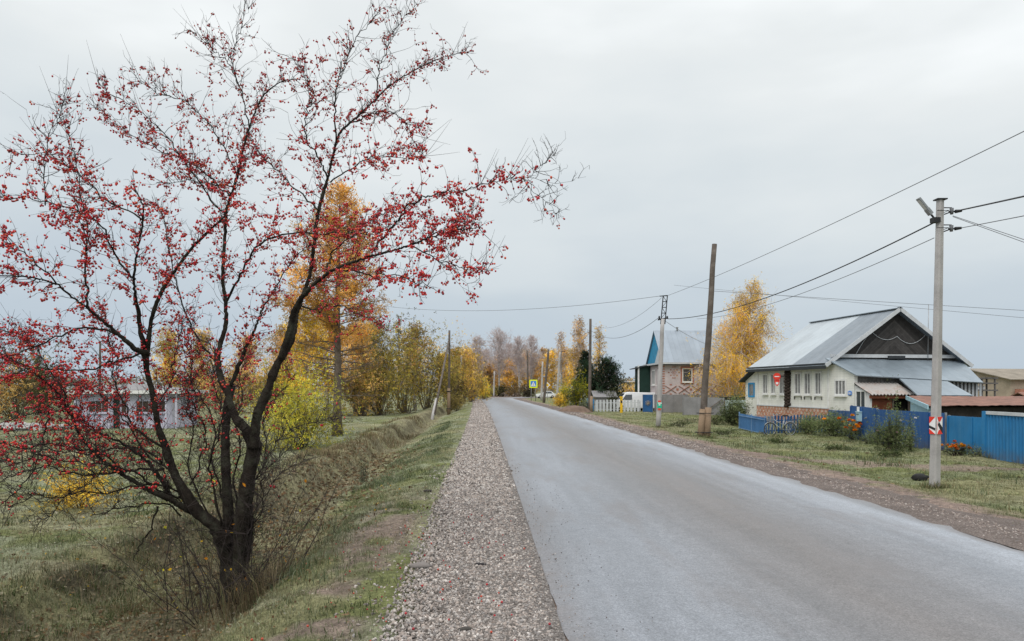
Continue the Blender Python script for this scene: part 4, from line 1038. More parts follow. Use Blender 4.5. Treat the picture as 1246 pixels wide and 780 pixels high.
# ================================================================== pink brick house
def pink_house():
    A = np.array([14.5, 71.0, -.3]); ang = math.atan(.05); Mx = frame_M(A, ang)
    def W(x, y, z): return Mx[:3, :3] @ np.array([x, y, z]) + A
    E1, E2, Z = Mx[:3, 0], Mx[:3, 1], np.array([0, 0, 1.])
    root = thing('brick_house', 'pale pink brick house with red brick ornaments and steep grey roof', 'house', A)
    L, D, EH, RH = 9.6, 6.0, 4.75, 8.05
    mb = MB(Mx); mb.box(0, L, 0, D, 1.66, EH); obj('wall', mb, M['pinkbrick'], root)
    mb = MB(Mx)
    x = -.02
    while x < L:
        w = random.uniform(1.0, 1.5); mb.box(x+.006, min(x+w, L+.03)-.006, -.08-random.uniform(0, .02), 0.02, -.15, 1.64); x += w
    y = 0.05
    while y < D: mb.box(-.08, .02, y, min(y+1.2, D)-.012, -.15, 1.64); y += 1.2
    mb.box(.03, L-.05, .03, D, -.15, 1.6); obj('foundation', mb, M['greyslab'], root)
    # ornaments in proud red brick
    mb = MB(Mx)
    def bx(x, z, w=.11, h=.09): mb.box(x-w/2, x+w/2, -.03, -.002, z-h/2, z+h/2)
    for k in range(5):
        x0 = .75+k*1.3; 
        for s_ in (-1, 1):
            mb.bar((x0-.55, -.022-.004*s_, 2.16-s_*.36), (x0+.55, -.022-.004*s_, 2.16+s_*.36), .03, .12, None, (0, 1, 0))
        bx(x0+.65, 2.16, .22, .2); bx(x0, 2.62, .2, .12); bx(x0, 1.72, .2, .1)
    def diamond(xc, zc, n=5):
        for i in range(-n, n+1):
            for s_ in (-1, 1):
                zz = zc+s_*(n-abs(i))*.13
                if (i+n) % 2 == 0: bx(xc+i*.1, zz, .13, .1)
        for i in range(-2, 3):
            bx(xc+i*.1, zc+(2-abs(i))*.13, .09, .07); bx(xc+i*.1, zc-(2-abs(i))*.13-.001, .09, .07)
        bx(xc, zc, .1, .12)
    diamond(1.05, 3.78); diamond(4.05, 3.78); diamond(7.2, 3.78)
    k = 0; z = 1.75
    while z < EH-.2:
        if k % 2 == 0: mb.box(-.025, .16, -.028, -.002, z, z+.11); mb.box(-.03, -.002, -.02, .14, z, z+.11)
        k += 1; z += .115
    for i in range(18): bx(.35+i*.5, EH-.13, .16, .1)
    obj('brick_ornament', mb, M['redbrick'], root)
    window(root, W(2.35, 0, 3.52), E1, -E2, .98, 1.35, 'white', 'glass', .09, 0, True, surround=.16)
    window(root, W(5.9, 0, 3.52), E1, -E2, .98, 1.35, 'white', 'glass', .09, 0, True, surround=.16)
    for y_ in (1.3, 3.7): window(root, W(0, y_, 3.35), -E2, -E1, 1.3, 1.55, 'white', 'curtain', .12, 1, True)
    M['roof_blue'] = roof_mat('blue_grey_roof', (.29,.335,.385), ang, .5, .42, .35, 0)
    M['bluegable'] = mat('blue_gable_boards', (.025,.24,.42), .6, .3, 2, 15, bump=.1)
    og, oh = .2, .45; ze = EH-.03
    mb = MB(Mx); slab(mb, [(-og, -oh, ze), (L+og, -oh, ze), (L+og, D/2, RH), (-og, D/2, RH)], .07); slab(mb, [(-og, D/2+.004, RH), (L+og, D/2+.004, RH), (L+og, D+oh, ze), (-og, D+oh, ze)], .07)
    rf = obj('roof', mb, M['roof_blue'], root)
    mb = MB(Mx); mb.box(-og, L+og, -oh-.05, -oh-.005, ze-.14, ze+.02); mb.bar((-og-.2, -oh-.03, ze-.07), (-og-.2, D+oh, ze-.07), .05, .16); obj('eave_trim', mb, M['fascia'], rf)
    mb = MB(Mx); mb.box(-og-.18, -.003, -oh, D+oh, ze-.2, ze-.15); mb.box(0, L+og-.02, -oh, -.005, ze-.2, ze-.15); obj('soffit', mb, M['soffit'], rf)
    mb = MB(Mx); prism(mb, [(-.04, -.3, EH), (-.04, D+.3, EH), (-.04, D/2, RH-.06)], [.1, 0, 0]); g = obj('gable', mb, M['bluegable'], root)
    # blue barge side and the white corner sheet of the cut-off roof end
    mb = MB(Mx); prism(mb, [(-.10, -.25, EH+.02), (-.10, 2.9, EH+.02), (-.10, 1.25, EH+1.55)], [.05, 0, 0]); obj('white_gable_sheet', mb, M['fascia'], g)
    mb = MB(Mx); mb.tube([(2.2, D/2, RH-.1), (2.2, D/2, RH+.28)], .09, 8); mb.tube([(2.2, D/2, RH+.28), (2.2, D/2, RH+.36)], [.17, .05], 8); obj('flue', mb, M['steel'], rf)
    # porch at the back-left: dark green opening with white posts
    mb = MB(Mx); mb.box(-1.15, -.02, D-.9, D+1.2, -.1, 4.55); po = obj('porch', mb, M['greendoor'], root, 'narrow dark green side porch with a white post')
    mb = MB(Mx); mb.box(-1.32, -1.18, D-1.0, D-.86, 1.3, 4.6); mb.box(-1.32, -.05, D-1.0, D-.88, 1.3, 1.42); obj('white_post', mb, M['white'], po)
    mb = MB(Mx); slab(mb, [(-1.7, D-1.1, 4.3), (-.02, D-1.1, 4.75), (-.02, D+1.4, 4.75), (-1.7, D+1.4, 4.3)], .08); obj('porch_roof', mb, M['soffit'], po)
pink_house()

# ================================================================== long shed with rust roof, far plots on the right
def rust_shed():
    z0 = -.35
    a, b, c, d = np.array([19.3, 34.2, 1.18]), np.array([38.0, 36.5, 1.12]), np.array([40.5, 41.5, 1.5]), np.array([20.9, 39.0, 1.56])
    root = thing('long_shed', 'long low dark shed under a rusty brown sheet roof behind the blue fence', 'shed', [29, 37.5, z0])
    ins = lambda p, q, t: p*(1-t)+q*t
    mb = MB(); n = (c-b)[:2]; w = .1
    A2, B2, C2, D2 = a+[.5, .35, 0], b+[-.4, .4, 0], c+[-.5, -.3, 0], d+[.2, -.3, 0]
    V = np.array([[*A2[:2], z0], [*B2[:2], z0], [*C2[:2], z0], [*D2[:2], z0], A2-[0, 0, .09], B2-[0, 0, .09], C2-[0, 0, .09], D2-[0, 0, .09]]); mb.add(V, [[0,1,5,4],[1,2,6,5],[2,3,7,6],[3,0,4,7]])
    obj('wall', mb, M['dark_shed'], root)
    nu, nv = 90, 7; U = np.linspace(0, 1, nu); Vv = np.linspace(0, 1, nv); V = []
    for v in Vv:
        row = ins(a, d, v)[None]*(1-U[:, None])+ins(b, c, v)[None]*U[:, None]
        row[:, 2] += (fbm(U*28, np.full(nu, v*5), 3)-.5)*.07 + .018*(np.arange(nu) % 2); V.append(row)
    V = np.array(V).reshape(-1, 3)
    q = np.array([[j*nu+i, j*nu+i+1, (j+1)*nu+i+1, (j+1)*nu+i] for j in range(nv-1) for i in range(nu-1)])
    mb = MB(); mb.add(V, q); mb.add(V-[0, 0, .03], q[:, ::-1]); obj('roof', mb, M['rustroof'], root)
    mb = MB(); dn = np.array([0, 0, -.07]); mb.bar(a+dn+[-.12, -.1, 0], d+dn+[-.12, 0, 0], .05, .2); g = obj('gable_board', mb, M['lightblue'], root, 'pale blue board along the end of the rusty roof')
    mb = MB(); q = [a+[.4, .3, -.2], d+[-.0, -.2, -.2], [d[0], d[1]-.2, z0], [a[0]+.4, a[1]+.3, z0]]; prism(mb, q, [.08, -.02, 0]); obj('end_wall', mb, M['lightblue'], root)
M['dark_shed'] = mat('dark_shed_boards', (.03,.026,.023), .95, .5, 2, 12, bump=.4)
M['rustroof'] = mat('rusty_roof', (.235,.125,.095), .85, .3, 1.5, 14, bump=.5, dirt=(.11,.075,.065), dscale=1.6, damt=.7)
rust_shed()

def small_house(name, label, loc, w, d, eh, rh, wall, roof, ang=0., gable_x=True, wins=(), cat='house', group=None):
    A = np.asarray(loc, float); Mx = frame_M(A, ang)
    root = thing(name, label, cat, A, group)
    mb = MB(Mx); mb.box(0, w, 0, d, -.1, eh)
    if gable_x: prism(mb, [(.0, 0, eh), (w, 0, eh), (w/2, 0, rh-.08)], [0, d, 0])
    else: prism(mb, [(0, 0, eh), (0, d, eh), (0, d/2, rh-.08)], [w, 0, 0])
    obj('wall', mb, M[wall], root)
    mb = MB(Mx); o = .35
    if gable_x:
        s = (rh-eh)/(w/2); slab(mb, [(-o, -o, eh-o*s), (w/2, -o, rh), (w/2, d+o, rh), (-o, d+o, eh-o*s)], .07); slab(mb, [(w/2+.003, -o, rh), (w+o, -o, eh-o*s), (w+o, d+o, eh-o*s), (w/2+.003, d+o, rh)], .07)
    else:
        s = (rh-eh)/(d/2); slab(mb, [(-o, -o, eh-o*s), (w+o, -o, eh-o*s), (w+o, d/2, rh), (-o, d/2, rh)], .07); slab(mb, [(-o, d/2+.003, rh), (w+o, d/2+.003, rh), (w+o, d+o, eh-o*s), (-o, d+o, eh-o*s)], .07)
    obj('roof', mb, M[roof], root)
    E1, E2 = Mx[:3, 0], Mx[:3, 1]
    for (side, u, z, ww, hh) in wins:
        if side == 'f': window(root, Mx[:3, :3] @ [u, 0, z]+A, E1, -E2, ww, hh, 'white', 'glass', .08, 1, True)
        else: window(root, Mx[:3, :3] @ [0, u, z]+A, -E2, -E1, ww, hh, 'white', 'glass', .08, 1, True)
    return root
def far_right():
    h = small_house('village_house', 'tan rendered house with an old sloping roof at the right edge behind the shed', [44.5, 66, -.35], 9, 9, 3.2, 3.6+.6, 'tanwall', 'tanroof', .25, False, (('l', 4.0, 1.9, .9, .9), ('f', 5, 1.9, 1.1, 1.1)))
    mb = MB(); mb.box(44.8, 46.6, 65.2, 65.9, -.3, 1.9); obj('brick_annex', mb, M['redbrick'], h)
    small_house('village_house', 'dull brown house with low grey roof beyond the tan house', [54.5, 82, -.35], 10, 8, 2.9, 4.5, 'tanwall', 'tanroof', -.1, False)
    small_house('village_house', 'distant house with a small red roof far right of the white house', [83, 124, -.35], 5, 5, 3.0, 4.6, 'white', 'red', .1, True)
    h = thing('wooden_rack', 'open grey wooden rack of shelves standing behind the rusty roof', 'rack', [36.5, 58, -.35]); mb = MB()
    for x in (35.4, 36.6, 37.6): 
        for y in (57.6, 58.6): mb.box(x-.05, x+.05, y-.05, y+.05, -.35, 2.75)
    obj('post', mb, M['greywood'], h); mb = MB()
    for z in (1.1, 1.75, 2.3, 2.7): mb.box(35.2, 37.8, 57.5, 58.7, z, z+.12)
    obj('shelf', mb, M['greywood'], h); mb = MB(); mb.box(35.4, 36.9, 57.7, 58.4, 1.89, 2.16); obj('stored_sheet', mb, M['fascia'], h)
    small_house('shed', 'low brown shed roof tucked behind the wooden rack', [37.6, 52, -.35], 5.5, 4, 1.2, 2.05, 'dark_shed', 'rustroof', .2, False, cat='shed')
far_right()

# ================================================================== pavilion on the left lawn
def pavilion():
    A = np.array([-26.2, 44.5, -.45]); Mx = frame_M(A, .03); Mx[:3, 0] *= .80; Mx[:3, 1] *= .7
    root = thing('pavilion', 'low lavender building with dark windows and white roof edge beyond the left lawn', 'building', A)
    def W(x, y, z): return Mx[:3, :3] @ np.array([x, y, z]) + A
    mb = MB(Mx); mb.box(0, 7.1, 0, 5.5, -.1, 2.25); obj('wall', mb, M['lavender'], root)
    mb = MB(Mx); V = [(-.5, -.6, 2.26), (7.8, -.6, 2.26), (7.8, 6.1, 2.26), (-.5, 6.1, 2.26), (3.2, 2.7, 2.75)]; mb.add(V, [[3,2,1,0]]); mb.add(V, [[0,1,4],[1,2,4],[2,3,4],[3,0,4]]); r = obj('roof', mb, M['greyslab'], root)
    mb = MB(Mx); mb.box(-.52, 7.82, -.66, -.605, 2.1, 2.3); mb.box(-.56, -.505, -.6, 6.1, 2.1, 2.3); mb.box(7.805, 7.86, -.6, 6.1, 2.1, 2.3); obj('roof_edge', mb, M['white'], r)
    for x0, x1, z0, z1 in ((.9, 2.4, .95, 1.7), (3.3, 3.75, .9, 1.75), (4.4, 5.9, .95, 1.7), (6.1, 6.7, .95, 1.7)):
        window(root, W((x0+x1)/2, 0, (z0+z1)/2), Mx[:3, 0], -Mx[:3, 1], x1-x0, z1-z0, 'lavender', 'brownglass', .05, 2 if x1-x0 > 1 else 0, True)
    mb = MB(Mx); mb.box(2.75, 3.2, -.05, -.003, .0, 1.85); d = obj('door', mb, M['greendoor'], root); mb = MB(Mx); mb.box(3.1, 3.14, -.1, -.055, .9, 1.05); obj('handle', mb, M['steel'], d)
    mb = MB(Mx)
    for x in (0.05, 2.55, 6.75, 7.5): mb = MB(Mx); mb.box(x, x+.12, -.5, -.38, -.1, 2.1); obj('column', mb, M['lavender'], root)
    for x0, x1 in ((.1, 2.5), (4.2, 6.7)): mb = MB(Mx); mb.box(x0, x1, -.46, -.40, -.1, .55); obj('low_panel', mb, M['lavender'], root)
pavilion()
def rubble():
    mb = MB(); g = np.random.default_rng(3); tv, tf = ICO1
    base = np.array([-29.5, 42.5, -.45])
    for k in range(60):
        p = base+np.array([g.uniform(-2.6, 4.0), g.normal()*.5, g.uniform(0, .35)]); mb.add(p+tv*(1+.4*(g.random((12, 1))-.5))*g.uniform(.18, .42)*np.array([1.3, 1, .6]), tf)
    mb.box(-32.5, -24.9, 41.9, 43.1, -.6, -.42)
    tag(obj('rubble_heap', mb, M['rubble']), 'heap of broken concrete lying on the lawn left of the lavender building', 'rubble heap')
rubble()
# ================================================================== fences
def sheet_fence(name, label, pts, tops, bases, m, post=True, rail=None, seams=True, thick=.03, corr=None, cat='fence'):
    base = np.array([*((np.array(pts[0])+np.array(pts[-1]))/2), min(bases)])
    root = thing(name, label, cat, base)
    mb = MB(); sm = MB(); pm = MB()
    for i in range(len(pts)-1):
        a, b = np.array(pts[i], float), np.array(pts[i+1], float); L = np.linalg.norm(b-a); u = (b-a)/L
        nrm = np.array([u[1], -u[0]]); nrm = nrm if nrm @ (-a) > 0 else -nrm
        z0a, z0b, z1a, z1b = bases[i], bases[i+1], tops[2*i], tops[2*i+1]
        if corr: corrugated(mb, a, b, z1a, z1b, corr[0], corr[1], z0a, z0b)
        else:
            n = max(1, int(round(L/1.15)))
            for k in range(n):
                t0, t1 = k/n, (k+1)/n; o = nrm*(.006 if k % 2 else 0)
                p, q = a+(b-a)*t0+o, a+(b-a)*(t1)-u*.004+o
                za, zb = z1a+(z1b-z1a)*t0+random.uniform(-.012, .012), z1a+(z1b-z1a)*t1
                ba, bb = z0a+(z0b-z0a)*t0, z0a+(z0b-z0a)*t1
                prism(mb, [(*p, ba), (*q, bb), (*q, zb), (*p, za)], [*(-nrm*thick), 0])
                if seams: 
                    e = a+(b-a)*t0+nrm*.012; prism(sm, [(*e, ba+.03), (*(e+u*.045), bb+.03), (*(e+u*.045), za-.03), (*e, za-.03)], [*(nrm*.02), 0])
        for k, e in ((0, a), (1, b)):
            if post: pm.bar((*(e-nrm*.06), (z0a, z0b)[k]-.1), (*(e-nrm*.06), (z1a, z1b)[k]+.02), .07)
    obj('sheet_panel', mb, m, root)
    if seams and not corr: obj('seam_strip', sm, m, root)
    if post: obj('posts', pm, M['steel'], root)
    return root
g0 = lambda p: float(zg(p[0], p[1], False))-.04
def fences():
    P0, P1, P2, P3, P4 = (17.5, 40.9), (15.56, 34.0), (15.48, 31.5), (15.8, 28.1), (15.95, 27.3)
    f = sheet_fence('blue_fence', 'low dark blue sheet fence running from the white house to the taller gate', [P0, (15.6, 34.1)], [.78, .93], [g0(P0), g0(P1)], M['darkblue'])
    gt = sheet_fence('entrance_gate', 'tall dark blue yard gate with a letter box and small white notice', [P1, P2], [1.19, 1.13], [g0(P1), g0(P2)], M['darkblue'], cat='gate')
    nr = np.array([-1, 0, 0.]); ax = np.eye(3)
    mb = MB(); c = np.array([15.44, 32.9, .72]); mb.obox(c, ax, [.07, .17, .20]); mb.obox(c+[-.0, 0, .215], ax, [.09, .19, .02]); lb = obj('letter_box', mb, M['lightblue'], gt); mb = MB(); mb.obox(c+[-.074, 0, .1], ax, [.004, .12, .015]); obj('slot', mb, M['black'], lb)
    mb = MB(); mb.obox(np.array([15.49, 33.1, 1.0]), ax, [.008, .11, .15]); obj('notice', mb, M['signwhite'], gt)
    mb = MB(); mb.tube([(15.5, 32.3, .66), (15.38, 32.3, .66), (15.36, 32.05, .72)], .022, 6); obj('handle', mb, M['steel'], gt)
    sheet_fence('blue_fence', 'dark blue sheet fence behind the tall flowering plant beside the gate', [(15.5, 31.45), P3, P4], [1.09, 1.08, 1.08, 1.07], [g0(P2), g0(P3), g0(P4)], M['darkblue'])
    sheet_fence('blue_fence', 'lower mid blue flat sheet fence between the concrete pole and the corrugated gate', [(16.02, 27.2), (16.07, 24.4)], [.98, .99], [g0((16, 27)), g0((16, 24.4))], M['midblue'])
    c = sheet_fence('corrugated_gate', 'bright blue corrugated metal gate with a pale top rail at the right edge', [(15.5, 24.1), (15.3, 16.5)], [1.14, 1.14], [-.3, -.3], M['midblue'], corr=(.022, .16), cat='gate')
    mb = MB(); mb.bar((15.5, 24.14, 1.19), (15.28, 16.5, 1.19), .10, .10); obj('top_rail', mb, M['fascia'], c)
    mb = MB(); mb.box(15.42, 15.58, 24.12, 24.28, -.4, 1.24); obj('gate_post', mb, M['midblue'], c)
fences()
def picket(name, label, a, b, h, m, pitch=.14, w=.08, z=None, gap_post=2.0, railz=(.2, .75), cat='fence', zoff=.05, railm=None):
    a, b = np.array(a, float), np.array(b, float); L = np.linalg.norm(b-a); u = (b-a)/L; nrm = np.array([u[1], -u[0]])
    root = thing(name, label, cat, [*(a+b)/2, g0((a+b)/2)]); mb = MB(); n = int(L/pitch)
    for k in range(n):
        p = a+u*(k+.5)*pitch; zz = g0(p)+zoff; hh = h*random.uniform(.98, 1.02)
        ax = [np.array([*u, 0]), np.array([*nrm, 0]), np.array([0, 0, 1.])]
        prism(mb, [np.array([*(p-u*w/2), zz]), np.array([*(p+u*w/2), zz]), np.array([*(p+u*w/2), zz+hh-.04]), np.array([*p, zz+hh]), np.array([*(p-u*w/2), zz+hh-.04])], [*(nrm*.022), 0])
    obj('pickets', mb, m, root); mb = MB()
    for r_ in railz: mb.bar((*(a-nrm*.035), g0(a)+zoff+r_*h), (*(b-nrm*.035), g0(b)+zoff+r_*h), .05, .06)
    obj('rail', mb, railm or m, root)
    k = int(L/gap_post)+1
    for i in range(k+1):
        p = a+(b-a)*i/k-nrm*.06; pm = MB(); pm.bar((*p, g0(p)-.1), (*p, g0(p)+h*.96), .07); obj('post', pm, m, root)
    return root
picket('picket_fence', 'low dark blue picket fence in front of the brick base behind the bicycle', (12.75, 37.0), (17.4, 39.6), .92, M['picketblue'], .235, .115)
def net_panel():
    a, b = np.array([12.85, 41.8]), np.array([12.7, 37.1]); h = .82
    root = thing('garden_fence', 'pale edged blue metal garden fence panel running along the road side of the white house', 'fence', [12.8, 39.4, g0((12.8, 39.4))])
    mb = MB(); corrugated(mb, a, b, g0(a)+.06+h, g0(b)+.06+h, .006, .1, g0(a)+.06, g0(b)+.06); obj('sheet_panel', mb, M['bluenet'], root)
    mb = MB(); n = 24
    for i in range(n+1):
        p = a+(b-a)*i/n+[-.03, 0]; mb.bar((*p, g0(p)+.05), (*p, g0(p)+h+.12), .014)
    for z in (.08, .78): mb.bar((a[0]-.045, a[1], g0(a)+z), (b[0]-.045, b[1], g0(b)+z), .03)
    obj('bars', mb, M['palebluebar'], root)
    for p in (a, (a+b)/2, b): pm = MB(); pm.bar((p[0], p[1], g0(p)-.1), (p[0], p[1], g0(p)+h+.16), .06); obj('post', pm, M['palebluebar'], root)
M['bluenet'] = mat('mid_blue_panel', (.03,.15,.36), .6, .25, 2, 20, bump=.1)
M['palebluebar'] = mat('pale_blue_bars', (.16,.27,.42), .6, .2, 2, 20, bump=.1)
net_panel()
picket('picket_fence', 'pale grey picket fence in front of the white van', (8.05, 71.5), (12.35, 71.3), 1.15, M['greypick'] if 'greypick' in M else M['fascia'], .33, .2, zoff=.05)
def mid_fences():
    root = sheet_fence('yard_gate', 'small blue painted gate at the corner of the pink brick house', [(12.55, 70.9), (13.45, 70.7)], [1.35, 1.35], [-.35, -.35], M['picketblue'], cat='gate')
    mb = MB(); c = np.array([13.0, 70.74, .55])
    for k in range(10):
        a = k*.628; mb.tube([c+[.0, -.02, 0], c+[math.cos(a)*.28, -.02, math.sin(a)*.28]], .02, 4)
    obj('ornament', mb, M['tanwall'], root)
    sheet_fence('blue_board', 'narrow blue board at the left end of the pale picket fence', [(7.25, 71.8), (7.95, 71.7)], [1.0, .9], [-.35, -.35], M['midblue'], post=False, cat='fence')
    r = sheet_fence('slab_fence', 'weathered grey sheet fence with a diagonal brace under the yellow birch', [(14.9, 64.5), (18.2, 63.5)], [1.22, 1.15], [-.4, -.4], M['greyslab'])
    mb = MB(); mb.bar((16.3, 63.95, -.3), (18.0, 63.4, 1.0), .07); obj('brace', mb, M['oldwood'], r)
    sheet_fence('sheet_fence', 'pale green sheet fence partly behind the round dark bush', [(18.25, 63.2), (23.0, 62.6)], [.95, .95], [-.4, -.4], M['palegreen'])
    mb = MB(); mb.box(18.6, 25, 65.5, 66.5, .8, 1.2); tag(obj('brush_pile', mb, M['dark_shed']), 'dark pile of boards behind the pale green fence', 'board pile')
mid_fences()

# ================================================================== poles
def lamp_head(root, p, d):
    d = np.array(d, float); d /= np.linalg.norm(d); p = np.array(p, float)
    mb = MB(); mb.tube([p, p+d*.22], .022, 6); mb.box(p[0]-.08, p[0]+.08, p[1]-.08, p[1]+.08, p[2]-.07, p[2]+.04); arm = obj('lamp_arm', mb, M['black'], root)
    q = p+d*.22; s = np.cross(d, [0, 1, 0]); 
    mb = MB(); side = np.array([0, 1., 0]); up = np.cross(d, side)
    mb.obox(q+d*.22, [d, side, up], [.20, .07, .022]); mb.obox(q+d*.02, [d, side, up], [.08, .06, .04]); obj('lamp_head', mb, M['steel'], arm)
    mb = MB(); mb.obox(q+d*.24-up*.026*np.sign(up[2]), [d, side, up], [.14, .055, .003]); obj('lamp_lens', mb, M['ceramic'], arm)
def near_pole():
    b = at(1137, 16.9); top = P(1145.5, 243, 16.9); top[1] = 16.95
    root = thing('utility_pole', 'grey concrete utility pole with street lamp and red white marker board at right', 'utility pole', b)
    # trapezoid section, chamfered, tapering
    def sec(w, d): c = .03; return np.array([(-w+c, -d), (w-c, -d), (w, -d+c), (w, d-c), (w-c, d), (-w+c, d), (-w, d-c), (-w, -d+c)])
    n = 12; V = []
    for i in range(n+1):
        t = i/n; c = b*(1-t)+top*t; c[2] = b[2]-.15+(top[2]-b[2]+.15)*t; w = .108-.03*t
        s = sec(w, w*.8); a = .45; s = s @ np.array([[math.cos(a), math.sin(a)], [-math.sin(a), math.cos(a)]])
        V.append(np.c_[s+c[:2], np.full(8, c[2])])
    V = np.array(V).reshape(-1, 3); q = np.array([[i*8+j, i*8+(j+1) % 8, (i+1)*8+(j+1) % 8, (i+1)*8+j] for i in range(n) for j in range(8)])
    mb = MB(); mb.add(V, [q, np.arange(8)[None]+n*8]); obj('shaft', mb, M['concrete'], root)
    mb = MB(); mb.box(top[0]-.11, top[0]+.12, top[1]-.1, top[1]+.1, top[2]+.003, top[2]+.03); obj('cap', mb, M['black'], root)
    ax = lambda z: b+(top-b)*((z-b[2])/(top[2]-b[2]))
    zl = EYE-(267-HY)*16.9/F; p = ax(zl)+[-.12, -.03, 0]; lamp_head(root, p, (-.66, -.1, .72))
    for py, lab in ((257, 0), (278, 1)):
        z = EYE-(py-HY)*16.9/F; c = ax(z); br = MB()
        br.tube([c+[.09, 0, .09], c+[.27, 0, .09], c+[.27, 0, .0], c+[.10, 0, -.06]], .014, 5); br.tube([c+[.2, 0, -.0], c+[.36, -.02, 0]], .02, 5); o = obj('bracket', br, M['black'], root)
        i = MB(); i.tube([c+[.27, 0, -.06], c+[.27, 0, .08]], [.035, .045], 8); obj('insulator', i, M['cable_thin'], o)
        clm = MB(); clm.tube([c+[.34, -.02, .0], c+[.48, -.03, .015]], [.045, .03], 6); obj('clamp', clm, M['black'], o)
        st = MB()
        st.tube([c+[-.13, -.12, 0], c+[.13, -.13, 0], c+[.14, .12, 0]], .008, 4); obj('strap', st, M['black'], root)
    # marker board wrapped round two faces
    z0, z1 = EYE-(528-HY)*16.9/F, EYE-(507-HY)*16.9/F
    A = .45; f = np.array([math.sin(A)*1, -math.cos(A), 0]); f = np.array([math.cos(A-math.pi/2), math.sin(A-math.pi/2), 0])
    u = np.array([-f[1], f[0], 0]); c = ax((z0+z1)/2); w = .105; d = w*.8
    def panel(cen, u, n, hw, polys, par):
        mb = MB(); mb.obox(cen+n*.006, [u, n, np.array([0, 0, 1.])], [hw, .005, (z1-z0)/2]); pl = obj('marker_board', mb, M['signwhite'], par)
        for nm, m_, ps in polys:
            g = MB()
            for k_, poly in enumerate(ps):
                prism(g, [cen+n*(.0125)+u*((x*2-1)*hw)+np.array([0, 0, (y-.5)*(z1-z0)]) for x, y in poly], n*.002)
            obj(nm, g, m_, pl)
    panel(c+f*(d+.004), u, f, w-.012, [('red_triangles', M['red'], [[(.0, 1), (1, 1), (.55, .72), (.25, .72)], [(0, 0), (1, 0), (.62, .25), (.32, .25)], [(0, .25), (.0, .75), (.04, .75), (.04, .25)]]), ('black_band', M['signblack'], [[(.12, .98), (.34, .70), (1, .38), (1, .02), (.52, .27), (.10, .55), (.28, .70)]])], root)
    s = -u; panel(c+s*(w+.004), f, s, d-.012, [('red_triangles', M['red'], [[(0, 1), (1, 1), (.0, .6)], [(0, 0), (1, 0), (0, .3)]]), ('black_band', M['signblack'], [[(0, .5), (1, .35), (1, .2), (0, .35)]])], root)
    return ax
nearax = near_pole()
def wood_pole(name, label, pb, ptop, Y, r0, r1, m='oldwood', extra=None, group=None):
    b = at(pb[0], Y); t = P(ptop[0], ptop[1], Y); root = thing(name, label, 'utility pole', b, group)
    n = 9; s = np.linspace(0, 1, n)[:, None]; pts = b*(1-s)+t*s; pts[0, 2] -= .2
    pts[1:-1, :2] += np.random.default_rng(int(Y*10)).normal(size=(n-2, 2))*.012
    mb = MB(); mb.tube(pts, np.linspace(r0, r1, n), 9); obj('shaft', mb, M[m], root)
    return root, b, t
root, b2, t2 = wood_pole('utility_pole', 'leaning weathered wooden pole bound to a pale wooden stub', (854, 533), (869.5, 297), 32.9, .16, .11)
mb = MB(); mb.tube([b2+[.16, -.14, -.2], b2+[.25, -.1, 1.35]], [.17, .15], 10); mb.tube([b2+[-.12, -.16, -.2], b2+[-.0, -.14, 1.28]], [.15, .13], 10); obj('stub', mb, M['stubwood'], root, 'pale wooden stub bound to the pole foot')
mb = MB()
for z in (.25, 1.1): 
    a = np.linspace(0, 2*np.pi, 16); mb.tube(np.c_[b2[0]+.07+z*.06+np.cos(a)*.38, b2[1]-.05+np.sin(a)*.28, np.full(16, b2[2]+z)], .018, 5)
obj('wire_binding', mb, M['black'], root)
root, b3, t3 = wood_pole('utility_pole', 'slim concrete pole with a black lattice top before the pink brick house', (800.5, 521), (806.5, 388), 42.2, .15, .11, 'concrete')
ax = np.eye(3); mb = MB(); lt = P(809.5, 360, 42.2)
for dx in (-.12, .12): mb.bar(t3+[dx, 0, -.3], lt+[dx, 0, 0], .05)
for k in range(5):
    s = k/4; p = t3*(1-s)+lt*s; mb.bar(p+[-.12, -.0, 0], p+[.12, 0, 0], .05, .04)
for k in range(4):
    s, e = k/4, (k+1)/4; p, q = t3*(1-s)+lt*s, t3*(1-e)+lt*e; mb.bar(p+[-.12*(-1)**k, .03, 0], q+[.12*(-1)**k, .03, 0], .025)
obj('lattice_top', mb, M['black'], root)
mb = MB(); mb.bar(t3+[-.28, 0, -.05], t3+[.3, 0, .05], .08); mb.bar(lt+[-.32, 0, -.02], lt+[.15, 0, .02], .05); mb.tube([t3+[-.2, 0, 0], t3+[-.2, 0, .16]], .05, 6); mb.tube([t3+[.25, 0, 0], t3+[.25, 0, .16]], .05, 6); obj('crossarm', mb, M['black'], root)
z = EYE-(493-HY)*42.2/F; p = b3+(t3-b3)*((z-b3[2])/(t3[2]-b3[2])); mb = MB(); mb.obox(p+[0, -.16, 0], ax, [.13, .012, .17]); s = obj('notice_plate', mb, M['signgreen'], root)
mb = MB(); mb.obox(p+[.02, -.175, .12], ax, [.11, .003, .03]); mb.obox(p+[-.0, -.176, .02], ax, [.05, .003, .035]); obj('white_mark', mb, M['signwhite'], s); mb = MB(); mb.obox(p+[.0, -.16, -.22], ax, [.08, .01, .05]); mb.obox(p+[.0, -.16, .22], ax, [.08, .01, .05]); obj('red_mark', mb, M['red'], s)
root, b4, t4 = wood_pole('utility_pole', 'tall dark wooden pole with pale stub in front of the dark spruce', (717.5, 503), (718.5, 388), 66.8, .15, .11)
mb = MB(); mb.tube([b4+[.12, -.15, -.2], b4+[.14, -.13, 1.5]], [.15, .13], 8); obj('stub', mb, M['stubwood'], root); mb = MB(); mb.bar(t4+[-.3, 0, -1.2], t4+[.1, 0, -1.2], .05); obj('crossarm', mb, M['black'], root)
